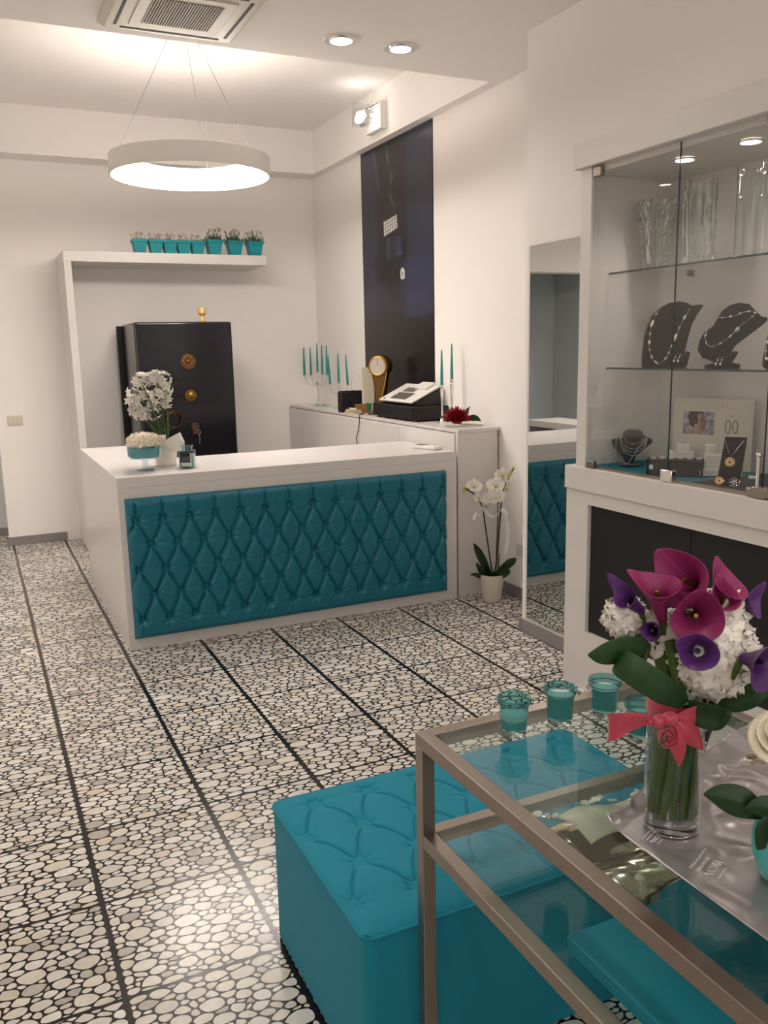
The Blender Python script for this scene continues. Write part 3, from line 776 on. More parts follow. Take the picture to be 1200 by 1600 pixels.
def ribbon(pts, wds, name, parent, mat=None, up=None):
    """a band through pts, wds the half-widths"""
    mb = MB(); n = len(pts); vs = []
    for i, p in enumerate(pts):
        p = V(p); tg = (V(pts[min(i + 1, n - 1)]) - V(pts[max(i - 1, 0)])).normalized()
        u_ = V(up[i]) if isinstance(up, list) else (V(up) if up else UV); sd = (u_ - tg * u_.dot(tg)).normalized() * wds[i]
        for q in (-1, -.5, 0, .5, 1): vs.append(p + sd * q + tg.cross(sd).normalized() * (.0015 * math.cos(q * 5 + i * .8)))
    fs = [(i * 5 + j, i * 5 + j + 1, i * 5 + j + 6, i * 5 + j + 5) for i in range(n - 1) for j in range(4)]
    mb.add(vs, fs); return mb.build(name, mat or M['coral'], parent, solid=.0008, sub=2, smooth=180)
bow = MB()
lathe_band = MB().lathe([(.0445, -.012), (.0450, 0), (.0445, .012), (.0432, .012), (.0432, -.012)], 48, (BX, BY, 1.062), closed=True).build('ribbon_band', M['coral'], t)
c0 = .052
ribbon([bp(1008, 1108, c0), bp(990, 1106, c0 + .006), bp(968, 1104, c0 + .014), bp(948, 1108, c0 + .018), bp(936, 1114, c0 + .010), bp(938, 1120, c0 - .004), bp(952, 1122, c0 - .012), bp(978, 1118, c0 - .008), bp(1006, 1110, c0 - .002)],
       [.005, .011, .017, .021, .022, .021, .018, .011, .005], 'bow_loop', lathe_band, up=[tuple(UV + TV * .25)] * 9)
ribbon([bp(1040, 1108, c0), bp(1058, 1108, c0 + .006), bp(1075, 1106, c0 - .004), bp(1099, 1104, c0 - .02)], [.008, .019, .02, .002], 'bow_tail', lathe_band)
ribbon([bp(1040, 1112, c0 + .004), bp(1058, 1124, c0 + .009), bp(1072, 1140, c0 + .002), bp(1089, 1164, c0 - .006)], [.008, .016, .014, .001], 'bow_tail', lathe_band)
ribbon([bp(1032, 1114, c0 + .006), bp(1040, 1134, c0 + .010), bp(1045, 1155, c0 + .010), bp(1048, 1183, c0 + .006)], [.008, .014, .012, .001], 'bow_tail', lathe_band, up=tuple(RV))
MB().ball(bp(1014, 1108, c0 + .006), .010, (1.3, .9, 1), 10).ball(bp(1030, 1104, c0 + .006), .011, (1.2, .9, .9), 10).ball(bp(1003, 1110, c0 + .004), .007, (1.2, .9, .9), 8).build('knot', M['coral'], lathe_band)
sp = []
for k in range(60):
    a = k * .24; r = .004 + .0145 * k / 60; sp.append(bp(1026, 1131, c0 + .012 - .006 * k / 60) + RV * r * math.cos(a) * .9 + UV * r * math.sin(a) * 1.15)
ribbon(sp, [.007] * 60, 'rosette', lathe_band, up=tuple(TV))

t = thing('flower_bouquet', 'bouquet of magenta and violet callas with white hydrangea in the vase', 'flowers', (BX, BY, .885))
sb = MB()
for k in range(34):
    a = random.uniform(0, 2 * PI); r = .0335 * math.sqrt(random.random()); x, y = BX + r * math.cos(a), BY + r * math.sin(a)
    a2 = a + .4
    sb.tube([(x * 1.0, y, .884 + random.uniform(0, .006)), (BX + r * .9 * math.cos(a2), BY + r * .9 * math.sin(a2), 1.0), (BX + r * .8 * math.cos(a2), BY + r * .8 * math.sin(a2), 1.10), (BX + r * 1.2 * math.cos(a), BY + r * 1.2 * math.sin(a), 1.17)], random.uniform(.0045, .0065), 8)
sb.build('stem_bundle', M['stem'], t)
def floret(mb, p, d, s, seed):
    rnd = random.Random(seed); Mf = rot(d, (rnd.uniform(-1, 1), rnd.uniform(-1, 1), rnd.uniform(-1, 1)), p)
    for k in range(4):
        a = k * PI / 2 + rnd.uniform(-.15, .15); cu = rnd.uniform(-.12, .28)
        def f(u, v, a=a, cu=cu):
            w_ = math.sqrt(max(0, 1 - ((u - .52) / .53) ** 2)) * .58 * s
            x = u * s; y = (v - .5) * 2 * w_; z = cu * s * (u * u) - .25 * s * (2 * (v - .5)) ** 2 * u + .1 * s * math.sin(6 * v + 5 * u)
            return (x * math.cos(a) - y * math.sin(a), x * math.sin(a) + y * math.cos(a), z)
        mb.grid(f, 4, 4, Mf)
def hydrangea(c, r, n, sc, name='hydrangea_head', parent=None, mat=None, seed=0, fs=.019, squash=1.0):
    mb = MB(); c = V(c)
    for k in range(n):
        z = 1 - 2 * (k + .5) / n; a = k * 2.39996; d = V((math.sqrt(1 - z * z) * math.cos(a), math.sqrt(1 - z * z) * math.sin(a), z))
        rr_ = r * (1 + .12 * noise.noise(d * 2.5 + V((seed, 0, 0))))
        p = c + V((d.x * rr_, d.y * rr_, d.z * rr_ * squash)); floret(mb, p, d, fs * sc * random.uniform(.85, 1.2), k * 7 + seed)
    mb.ball(c, r * .86, (1, 1, squash), 12)
    return mb.build(name, mat or M['petal'], parent, smooth=180, fix=False)
hydrangea(bp(1112, 1026, -.010), .066, 130, 1.0, parent=t, seed=1, fs=.0215)
hydrangea(bp(1132, 968, -.02), .036, 46, .95, parent=t, seed=5, fs=.021)
hydrangea(bp(984, 975, -.03), .027, 36, .95, parent=t, seed=9, fs=.020)
hydrangea(bp(1046, 1000, -.02), .034, 46, .95, parent=t, seed=12, fs=.021)
def calla(base, mouth, face, R, tip, mat, name, parent, flare=.9, tipdir=None):
    """funnel from base to mouth; face = way the mouth opens"""
    base, mouth = V(base), V(mouth); ax = mouth - base; L = ax.length; Mf = rot(ax, face, base)
    def f(u, v):
        th = (v - .5) * 2 * PI * 1.06; c_ = math.cos(th)
        r = .006 + (R - .006) * (u ** 1.7)
        z = L * u
        back = max(0, -c_) ; fr = max(0, c_)
        z += u ** 3 * (.55 * R * back - .25 * R * fr)            # back of the hood stands higher
        r *= 1 + flare * .35 * max(0, u - .7) / .3 * (fr * 1.1 + .45 * (1 - abs(c_)))
        k = max(0, u - .55) / .45; tp = math.exp(-(((abs(th) - PI) / .42) ** 2))
        z += tip * k ** 1.5 * tp * .9; r += tip * .55 * k ** 3 * tp
        r += .0012 * v
        wv = 1 + .05 * math.sin(3 * th + R * 900) * u
        return (r * wv * c_, r * wv * math.sin(th), z)
    o = MB().grid(f, 18, 36, Mf).build(name, mat, parent, smooth=180, solid=.0014, sub=1, fix=False)
    a = ax.normalized()
    MB().tube([base + ax * .25, base + ax * .6, base + ax * .82], [.0035, .0045, .003], 8).build('spadix', M['brass'] if mat is M['magenta'] else P('dark_spadix', '#2b1030', .5), o)
    MB().tube([base + ax * .02, base - ax * .25 - UV * .03, base * .4 + V((BX, BY, 1.1)) * .6], [.006, .005, .005], 8).build('stem', M['stem'], o)
    return o
N = 'calla_lily'
mg, vi = M['magenta'], M['violet']
calla(bp(1030, 968, .01), bp(1012, 906, .022), RV * 1.0 + TV * .5, .027, .014, mg, N, t)
calla(bp(1098, 926, -.01), bp(1052, 898, .012), -UV * .6 + TV * .9 + RV * .3, .034, .012, mg, N, t)
calla(bp(1074, 958, .0), bp(1066, 946, .055), -UV * 1.0 + RV * .2, .034, .006, mg, N, t, flare=.5)
calla(bp(1118, 955, -.015), bp(1132, 912, -.002), RV * .6 + TV * .8, .026, .012, mg, N, t)
calla(bp(1118, 955, .0), bp(1120, 926, .02), TV + RV * .3, .019, .010, mg, N, t)
calla(bp(1002, 958, -.01), bp(972, 930, .0), RV * .5 - UV * .7 + TV * .4, .015, .026, vi, N, t)
calla(bp(1022, 980, .01), bp(1004, 974, .034), -UV - RV, .012, .008, vi, N, t)
calla(bp(1078, 1006, .035), bp(1058, 992, .078), RV * .8 - UV * .4, .022, .016, vi, N, t)
calla(bp(1130, 1008, .065), bp(1156, 1003, .100), -UV * .8 - RV * .4, .031, .010, vi, N, t)
calla(bp(1150, 962, -.01), bp(1176, 946, .0), -UV * .6 + TV * .7 - RV * .3, .018, .02, vi, N, t)
def leafstrip(pts, wds, name, parent, mat, ups, fold=.25):
    mb = MB(); n = len(pts); vs = []
    for i, p in enumerate(pts):
        p = V(p); tg = (V(pts[min(i + 1, n - 1)]) - V(pts[max(i - 1, 0)])).normalized(); u_ = V(ups[i] if isinstance(ups, list) else ups)
        sd = (u_ - tg * u_.dot(tg)).normalized(); nr = tg.cross(sd)
        for q in (-1, -.66, -.33, 0, .33, .66, 1): vs.append(p + sd * q * wds[i] + nr * fold * abs(q) * wds[i])
    fs = [(i * 7 + j, i * 7 + j + 1, i * 7 + j + 8, i * 7 + j + 7) for i in range(n - 1) for j in range(6)]
    mb.add(vs, fs); return mb.build(name, mat, parent, solid=.0012, sub=2, smooth=180)
leafstrip([bp(1056, 1090, .045), bp(1048, 1076, .055), bp(1020, 1058, .068), bp(985, 1034, .07), bp(960, 1018, .064), bp(950, 1014, .052), bp(955, 1010, .042)], [.010, .016, .021, .022, .022, .021, .02], 'leaf', t, M['leaf'],
          [tuple(UV * .9 + RV * .5)] * 7, .1)
leafstrip([bp(1000, 1010, .03), bp(965, 1002, .038), bp(940, 1004, .046), bp(920, 1006, .05), bp(904, 1004, .05)], [.022, .022, .02, .014, .001], 'leaf', t, M['leaf'], tuple(UV + RV * .2), .12)
leafstrip([bp(1050, 1098, .03), bp(1080, 1100, .055), bp(1110, 1108, .06), bp(1128, 1100, .05)], [.012, .022, .02, .002], 'leaf', t, M['leaf'], tuple(UV), .15)
leafstrip([bp(1100, 1100, .0), bp(1140, 1095, .02), bp(1175, 1082, .025), bp(1215, 1060, .02)], [.012, .022, .022, .002], 'leaf', t, M['leaf'], tuple(UV), .15)
leafstrip([bp(1150, 1075, -.02), bp(1180, 1055, -.02), bp(1200, 1045, -.02), bp(1225, 1030, -.02)], [.012, .02, .02, .002], 'leaf', t, M['leaf'], tuple(UV), .15)
leafstrip([bp(1005, 1000, .0), bp(990, 1020, .01), bp(975, 1048, .012), bp(968, 1062, .01)], [.014, .02, .014, .002], 'leaf', t, M['leaf'], tuple(RV), .15)

# second, flared vase behind
t = thing('vase', 'empty flared clear glass vase just behind the flower vase', 'vase', (1.085, 1.04, TZ + .001))
MB().lathe([(.0001, 0), (.03, 0), (.032, .004), (.018, .02), (.022, .045), (.034, .09), (.044, .13), (.049, .16), (.047, .16), (.042, .13), (.032, .09), (.019, .046), (.0001, .04)], 40, (1.085, 1.04, TZ + .003)).build('flared_glass', M['glass'], t, smooth=80)

# teal pot with white roses at the frame edge
QX, QY = .965, .728
t = thing('plant_pot', 'smooth teal pot holding white roses on the silver bag', 'plant pot', (QX, QY, TZ + .002))
MB().lathe([(.0001, 0), (.036, 0), (.05, .012), (.06, .04), (.061, .065), (.054, .09), (.05, .092), (.055, .066), (.05, .05), (.0001, .05)], 44, (QX, QY, TZ + .002)).build('pot', P('turquoise_ceramic', '#4fc0bc', .3, spec=.5), t, smooth=80)
t2 = thing('rose_bouquet', 'cream white roses with dark leaves growing from the teal pot', 'flowers', (QX, QY, TZ + .06))
def rose(mb, c, r, d, seed):
    rnd = random.Random(seed); Mr = rot(d, (1, .2, 0), c)
    mb.ball((0, 0, r * .1), r * .5, (1, 1, 1.2), 8, Mr)
    for ring, (nn, rad, hh, lean) in enumerate([(3, .38, 1.05, .1), (4, .58, .95, .25), (5, .8, .75, .55), (5, 1.0, .5, .95)]):
        for k in range(nn):
            a = 2 * PI * k / nn + ring * .7 + rnd.uniform(-.1, .1)
            def f(u, v, a=a, rad=rad, hh=hh, lean=lean, nn=nn):
                ph = (v - .5) * 2 * PI / nn * 1.35; up_ = u * hh * r * (1 - .25 * (2 * v - 1) ** 2)
                q = r * rad * (.35 + .65 * math.sin(u * PI / 2)) + lean * r * .35 * u * u
                return (q * math.cos(a + ph), q * math.sin(a + ph), up_ - r * .45 - (lean * r * .25 * u ** 4))
            mb.grid(f, 6, 6, Mr)
QB = V((QX, QY, TZ))
rs = [((-.029, .014, .220), .034, (-.45, -.35, .8)), ((.045, .03, .20), .036, (.4, 0, .9)), ((.03, -.05, .19), .036, (.3, -.6, .8)), ((.0, .06, .17), .032, (0, .6, .8))]
for p_, r_, d_ in rs:
    mb = MB(); rose(mb, QB + V(p_), r_, d_, 3); o = mb.build('rose_head', M['cream'], t2, smooth=180, fix=False, solid=.0006)
    MB().tube([QB + V(p_) - V(d_) * .02, QB + V((p_[0] * .5, p_[1] * .5, .12)), QB + V((0, 0, .06))], .003, 6).build('rose_stem', M['stem'], o)
    MB().lathe([(.001, -.5 * r_), (.012, -.45 * r_), (.016, -.3 * r_), (.004, -.42 * r_)], 10, M=rot(d_, (1, 0, 0), QB + V(p_))).build('sepal', P('lime_sepal', '#8f9a3f', .5), o)
for a, b, c_, wd in [((-.02, -.01, .10), (-.06, .01, .135), (-.074, .03, .116), .018), ((-.03, -.02, .09), (-.075, -.035, .10), (-.085, -.06, .07), .026), ((.0, -.04, .1), (.02, -.08, .12), (.03, -.11, .09), .024),
                     ((.03, .0, .1), (.08, .02, .12), (.11, .03, .1), .024), ((-.04, .02, .1), (-.08, .05, .13), (-.1, .08, .12), .022), ((-.03, -.0, .09), (-.055, .0, .10), (-.07, .01, .065), .024)]:
    pts = bez(QB + V(a), QB + V(b), QB + V(c_), 6); leafstrip(pts, [.004, wd * .7, wd, wd, wd * .85, wd * .5, .001], 'rose_leaf', t2, M['leaf'], tuple(V((b[1], -b[0], .35))), .2)

# ------------------------------------------------------------------ things on the lower glass shelf
t = thing('gift_box', 'flat teal card box lying on the lower glass shelf', 'box', (.91, .70, SZ))
MB().box(.768, 1.06, .30, .975, SZ + .0005, SZ + .0165).build('box_base', M['teal_b'], t, bevel=.002)
MB().box(.7665, 1.0615, .2985, .9765, SZ + .0168, SZ + .028).build('lid', M['teal_b'], t, bevel=.003)
def foilf(u, v):
    x = .90 + .30 * u; y = 1.0 + .255 * v + .03 * u
    z = SZ + .004 + .022 * abs(math.sin(3.1 * v * PI * .55 + 1.5 * u)) * (.3 + .7 * u * (1 - u) * 4) + .006 * abs(noise.noise(V((x * 14, y * 14, 0))))
    return (x, y, z)
tag(MB().grid(foilf, 50, 50).build('foil_sheet', M['foil'], None, smooth=180, solid=.0008), 'curled sheet of polished champagne foil on the lower glass shelf', 'foil')
def pap(u, v):
    x = .955 + .15 * u; y = 1.15 + .105 * v; return (x, y, SZ + .035 + .028 * math.sin(PI * v) * (.4 + .6 * u) + .01 * math.sin(5 * u))
tag(MB().grid(pap, 20, 20).build('paper_fold', M['paper'], None, smooth=180, solid=.001), 'small curved cream paper lying over the foil on the lower shelf', 'paper')
t = thing('necklace', 'mother-of-pearl disc necklace laid on the lower glass shelf', 'necklace', (1.05, 1.29, SZ))
n_ = 20; path = []
for k in range(n_):
    a = k / (n_ - 1); path.append(V((.93 + .27 * a, 1.292 + .030 * math.sin(a * 13) + .012 * math.sin(a * 29), SZ + .004)))
MB().tube(path, .0012, 6).build('chain', M['silver'], t)
d0 = None
for k, p_ in enumerate(path):
    if d0 is None: d0 = MB().lathe([(.0001, -.0012), (.0085, -.0012), (.009, 0), (.0085, .0012), (.0001, .0012)], 20).build('disc', M['pearl'], t, shift=False); q = d0
    else: q = d0.copy(); COL.objects.link(q)
    q.parent = t; q.location = p_ - t.location + V((0, 0, .003)); q.rotation_euler = (random.uniform(-.35, .35), random.uniform(-.35, .35), 0); s_ = random.uniform(.75, 1.2); q.scale = (s_, s_, 1)
t = thing('bracelet', 'clear crystal bead bracelet beside the pearl discs on the shelf', 'bracelet', (.955, 1.315, SZ))
for k in range(12):
    a = k * PI / 6; MB().ball((.955 + .03 * math.cos(a), 1.318 + .022 * math.sin(a), SZ + .009), .0062, n=6).build('crystal_bead', M['shell'], t, smooth=0)
t = thing('earring', 'single pearl drop earring lying next to the foil sheet', 'earring', (.975, 1.05, SZ + .03))
MB().ball((.955, 1.02, SZ + .045), .008, (1.2, 1.2, .6), 10).build('pearl_drop', M['pearl'], t)
MB().tube([(.955, 1.02, SZ + .05), (.962, 1.03, SZ + .052), (.97, 1.035, SZ + .046)], .001, 6).build('hook', M['silver'], t)

# ------------------------------------------------------------------ jewellery and vases in the cabinet
def face(loc, turn=0):
    """frame at loc: x to the viewer's right, y up, z towards the shop floor"""
    f = V((-loc[0], -loc[1], 0)).normalized(); f = Matrix.Rotation(turn, 3, 'Z') @ f
    r = V((0, 0, 1)).cross(f).normalized(); Mq = Matrix((r, V((0, 0, 1)), f)).transposed().to_4x4(); Mq.translation = V(loc); return Mq
def outl(pts, x0, y0, s): return [((a - x0) / s, -(b - y0) / s) for a, b in pts]
def puffy(name, poly, th, Mq, mat, parent, bev=.012):
    return MB().prism(poly, th, Mq @ Matrix.Translation((0, 0, -th / 2))).build(name, mat, parent, bevel=bev, seg=4, smooth=60)
ZS1, ZS2, ZF = 1.903, 1.491, 1.057
def beadrun(t, pts, Mq, zf, beads, rad=.003, thread=.0011):
    path = [Mq @ V((x, y, zf)) for x, y in pts]
    MB().tube(path, thread, 6).build('thread', M['silver'], t)
    L = [0]
    for i in range(1, len(path)): L.append(L[-1] + (path[i] - path[i - 1]).length)
    for fr, r, stretch, mat in beads:
        s = fr * L[-1]; i = max(j for j in range(len(L)) if L[j] <= s + 1e-9); i = min(i, len(path) - 2)
        k = (s - L[i]) / max(1e-6, L[i + 1] - L[i]); p = path[i].lerp(path[i + 1], k)
        MB().ball((0, 0, 0), r, (1, 1, stretch), 8, rot(path[i + 1] - path[i], (0, 0, 1), p)).build('bead', mat, t)

# upright stands on the middle shelf; s = how many crop pixels make a metre there
b1 = (2.70, 2.868, ZS2 + .0005); M1 = face(b1, .12)
S1 = 368 * 4.444
def o1(pts): return outl(pts, 380, 515, S1)
t = thing('necklace_stand', 'arched black velvet necklace stand with one raised shoulder', 'display stand', b1)
puffy('velvet_board', o1([(240, 515), (238, 430), (248, 300), (262, 230), (292, 160), (345, 108), (400, 78), (465, 68), (520, 80), (548, 98), (622, 92), (626, 105), (585, 165), (553, 235), (532, 330), (516, 420), (514, 515)]), .07, M1, M['blackv'], t, .022)
n1 = thing('necklace', 'long grey bead necklace hanging on the arched black stand', 'necklace', tuple(M1 @ V((0, .08, .04))))
PB, GB, RB = M['pearl'], M['bead'], M['rosebead']
beadrun(n1, o1([(350, 112), (315, 150), (290, 215), (278, 290), (276, 360), (282, 405), (300, 455), (345, 497), (385, 460), (405, 425), (430, 360), (452, 300), (478, 230), (515, 155), (535, 115)]), M1, .040,
        [(.06, .004, 1.6, GB), (.14, .0062, 2.6, PB), (.22, .004, 1.5, GB), (.29, .005, 1.8, PB), (.35, .004, 1.4, GB), (.41, .0045, 2, GB), (.47, .0035, 3, PB), (.57, .005, 1.6, GB), (.62, .0045, 1.4, GB), (.68, .004, 1.5, PB), (.75, .0065, 2.5, PB), (.83, .004, 1.5, GB), (.92, .0055, 2, PB)])
def earring_set(x0, y0, Mq, zf, o_, lab, grp):
    for k, lb in enumerate(lab):
        e = thing('earring', lb, 'earring', tuple(Mq @ V((*o_([(x0 + k * 26, y0)])[0], zf))), grp)
        a, b, c_ = [Mq @ V((*q, zf)) for q in o_([(x0 + 22 + k * 24, y0 - 50), (x0 + 10 + k * 26, y0 - 25), (x0 + k * 28, y0)])]
        MB().tube([a, b, c_], .0008, 6).build('hook', M['silver'], e)
        MB().ball(b, .0034, (1, 1, 1.3), 8).build('bead', GB, e); MB().ball(c_, .0042, (1, 1, 1.5), 8).build('bead', PB, e)
h = thing('earring_stand', 'small black slanted earring stand before the arched necklace stand', 'display stand', tuple(M1 @ V((.05, 0, .07))))
puffy('wedge', o1([(420, 514), (440, 470), (520, 405), (542, 415), (520, 514)]), .03, M1 @ Matrix.Translation((0, 0, .075)), M['blackv'], h, .004)
earring_set(432, 470, M1, .093, o1, ['grey bead drop earring on the first small stand, outer one', 'grey bead drop earring on the first small stand, inner one'], 'earrings on the arched stand')

b2 = (2.70, 2.525, ZS2 + .0005); M2 = face(b2, -.05); S2 = 390 * 4.444
def o2(pts): return outl(pts, 850, 524, S2)
t = thing('necklace_stand', 'black velvet bust with tilted shoulder wearing rose stones', 'display stand', b2)
puffy('velvet_bust', o2([(672, 400), (680, 330), (710, 280), (760, 240), (785, 195), (815, 140), (860, 105), (920, 92), (980, 102), (1025, 150), (1060, 185), (1098, 193), (1100, 212), (1070, 240), (985, 310), (905, 375), (882, 420), (880, 488), (785, 490), (755, 468), (705, 452)]), .075, M2, M['blackv'], t, .026)
puffy('foot', o2([(718, 524), (722, 498), (770, 490), (900, 490), (945, 498), (948, 524)]), .09, M2, M['blackv'], t, .006)
n2 = thing('necklace', 'two-strand necklace with rose stones on the tilted black bust', 'necklace', tuple(M2 @ V((0, .1, .045))))
beadrun(n2, o2([(780, 188), (835, 186), (890, 178), (950, 155), (1000, 148), (1028, 168), (985, 205), (940, 240), (900, 285), (860, 325), (810, 360), (760, 378), (728, 360), (714, 310), (735, 250)]), M2, .0425,
        [(.05, .003, 1.5, GB), (.12, .0035, 1.4, PB), (.2, .0035, 1.5, GB), (.27, .003, 1.6, PB), (.33, .004, 1.4, PB), (.38, .0055, 1.3, M['copper']), (.47, .0055, 1.2, RB), (.54, .0075, 1.3, GB), (.62, .0035, 2, PB), (.72, .0035, 2, GB), (.79, .006, 1.2, RB), (.86, .0035, 1.6, GB), (.93, .0035, 2, PB)], thread=.0013)
h = thing('earring_stand', 'small black slanted earring stand before the tilted bust', 'display stand', tuple(M2 @ V((.02, 0, .08))))
puffy('wedge', o2([(780, 524), (800, 480), (905, 408), (936, 412), (920, 450), (890, 500), (870, 524)]), .03, M2 @ Matrix.Translation((0, 0, .09)), M['blackv'], h, .004)
earring_set(800, 490, M2, .108, o2, ['gilt bead drop earring on the second small stand, outer one', 'gilt bead drop earring on the second small stand, inner one'], 'earrings on the tilted bust')

b3 = (2.70, 2.245, ZS2 + .0005); M3 = face(b3, 0); S3 = 410 * 4.444
def o3(pts): return outl(pts, 1200, 542, S3)
t = thing('necklace_stand', 'arched black necklace stand cut by the frame edge', 'display stand', b3)
puffy('velvet_board', o3([(1055, 542), (1060, 470), (1075, 350), (1105, 240), (1160, 155), (1220, 108), (1280, 100), (1340, 140), (1420, 130), (1380, 260), (1350, 400), (1345, 542)]), .07, M3, M['blackv'], t, .022)
n3 = thing('necklace', 'mixed bead necklace on the stand at the frame edge', 'necklace', tuple(M3 @ V((0, .1, .045))))
beadrun(n3, o3([(1170, 150), (1140, 180), (1115, 240), (1092, 310), (1080, 370), (1076, 440), (1082, 470), (1105, 480), (1135, 435), (1160, 380), (1185, 300), (1220, 220), (1260, 150)]), M3, .040,
        [(.05, .005, 1.2, M['copper']), (.14, .006, 2, PB), (.24, .0045, 1.3, RB), (.32, .005, 1.3, PB), (.4, .004, 1.3, GB), (.47, .006, 1.1, PB), (.56, .0055, 1.2, M['copper']), (.64, .007, 2, PB), (.75, .005, 1.4, GB), (.87, .005, 1.4, RB)])

# crystal vases on the upper shelf
def crystal(lab, loc, prof, n, flute, nm):
    t = thing('vase', lab, 'vase', loc)
    mb = MB(); vs = []; fs = []
    for i, (r, z) in enumerate(prof):
        for k in range(n):
            a = 2 * PI * k / n; q = r * (1 + (flute(a, i / len(prof)) if i < len(prof) * .6 else 0)); vs.append((q * math.cos(a), q * math.sin(a), z))
    for i in range(len(prof) - 1):
        for k in range(n): fs.append((i * n + k, i * n + (k + 1) % n, (i + 1) * n + (k + 1) % n, (i + 1) * n + k))
    fs.append(tuple(range(n - 1, -1, -1)))
    mb.add(vs, fs); mb.build(nm, M['glass'], t, shift=False, smooth=25); return t
def wallp(r0, r1, h, th, base, steps=10):
    o = [(r0 + (r1 - r0) * (i / steps) ** 1.2, h * i / steps) for i in range(steps + 1)]
    inn = [(r0 + (r1 - r0) * (i / steps) ** 1.2 - th, max(base, h * i / steps)) for i in range(steps, -1, -1)]
    return o + inn + [(.0005, base)]
crystal('flared fluted crystal vase, shortest of three on the top glass shelf', (2.74, 2.985, ZS1 + .001), wallp(.042, .078, .288, .012, .03, 20), 96, lambda a, u: .085 * math.sin(12 * a) + .03 * math.sin(50 * u + 16 * a), 'cut_crystal')
crystal('tall ice-textured crystal cylinder vase in the middle of the top shelf', (2.74, 2.735, ZS1 + .001), wallp(.060, .066, .325, .009, .035, 20), 80, lambda a, u: .05 * math.sin(11 * a + 6 * u) + .05 * noise.noise(V((a * 3, u * 8, 1))), 'ice_glass')
vz = crystal('slim plain crystal cylinder with two hanging pendants on its rim', (2.74, 2.48, ZS1 + .001), wallp(.052, .054, .335, .004, .012), 48, lambda a, u: 0, 'plain_glass')
for s_, lb in ((-1, 'silver ring pendant hung over the left of the slim vase rim'), (1, 'silver ring pendant hung over the right of the slim vase rim')):
    Mv = face((2.74, 2.48, ZS1)); p = Mv @ V((s_ * .036, .335, .046))
    e = thing('pendant', lb, 'pendant', tuple(p))
    f_ = Mv.to_3x3() @ V((0, 0, 1)); r_ = Mv.to_3x3() @ V((1, 0, 0))
    MB().tube([p - f_ * .006 + V((0, 0, .003)), p + V((0, 0, .006)) - f_ * .001, p + f_ * .004 - V((0, 0, .02)), p + f_ * .004 + r_ * s_ * -.002 - V((0, 0, .11))], .0012, 6).build('chain', M['silver'], e)
    c0_ = p + f_ * .008 - V((0, 0, .026))
    MB().tube([c0_ + r_ * .010 * math.cos(a) + V((0, 0, .010 * math.sin(a))) for a in [k * PI / 10 for k in range(21)]], .0024, 8, cap=False).build('ring', M['silver'], e)
    MB().ball(p + f_ * .006 - V((0, 0, .115)), .006, (1, 1, 1.2), 8).build('drop', M['silver'], e)

# chain bust on the cabinet floor
b4 = (2.64, 2.985, ZF); M4 = face(b4, .0); S4 = 378 * 4.286
def o4(pts): return outl(pts, 250, 570, S4)
grv = P('charcoal_velvet', '#2f2c30', .9, sheen=.2)
t = thing('necklace_stand', 'small charcoal neck bust draped with fine silver chains', 'display stand', b4)
puffy('neck_bust', o4([(115, 378), (165, 372), (193, 352), (197, 325), (230, 311), (300, 311), (332, 325), (338, 350), (365, 368), (405, 376), (400, 400), (345, 450), (290, 500), (282, 540), (205, 540), (200, 510), (160, 478), (128, 430)]), .06, M4, grv, t, .02)
MB().lathe([(.0001, 0), (.048, 0), (.048, .006), (.02, .012), (.016, .03), (.0001, .03)], 28, (b4[0], b4[1], ZF)).build('foot', grv, t)
n4 = thing('necklace', 'fine silver chains in several strands on the charcoal bust', 'necklace', tuple(M4 @ V((0, .06, .035))))
for dd, wd in ((.052, .050), (.068, .055), (.082, .058), (.030, .040)):
    y0 = o4([(250, 360)])[0][1]
    MB().tube([M4 @ V((.012 + wd * math.cos(a), y0 + dd * math.sin(a) * (1 if math.sin(a) < 0 else .12), .033 + .004 * abs(math.cos(a)))) for a in [PI + k * PI / 16 for k in range(17)]], .0011, 6).build('chain', M['silver'], n4)
MB().tube([M4 @ V((*q, .034)) for q in o4([(150, 370), (148, 440), (165, 500), (215, 555), (240, 545), (290, 460), (345, 375)])], .0014, 6).build('chain', M['silver'], n4)
MB().tube([M4 @ V((*q, .035)) for q in o4([(222, 372), (205, 448)])], .0007, 6).build('chain', M['silver'], n4)
MB().ball(M4 @ V((*o4([(205, 452)])[0], .036)), .0035, n=8).build('drop', M['silver'], n4)

# black jewel box with a small white tag
b5 = (2.60, 2.665, ZF); M5 = face(b5, -.06)
t = thing('jewellery_box', 'flat black jewellery box with a small white size tag', 'box', b5)
MB().box(-.112, .108, 0, .058, -.04, .04, M5).build('box_body', M['blackm'], t, bevel=.003)
MB().box(-.114, .110, .0582, .066, -.042, .042, M5).build('lid', M['blackm'], t, bevel=.003)
MB().box(-.101, -.086, .026, .044, .0401, .0409, M5).build('size_tag', M['white'], t)
MB().box(.0965, .0985, .01, .026, .0401, .0406, M5).build('price_mark', M['white'], t)
gf = MB()
for k in range(6): gf.box(-.1 + k * .036, -.08 + k * .036, .066, .069 + .003 * (k % 2), -.02, .01, M5)
gf.build('ring_inserts', M['bead'], t, bevel=.001)

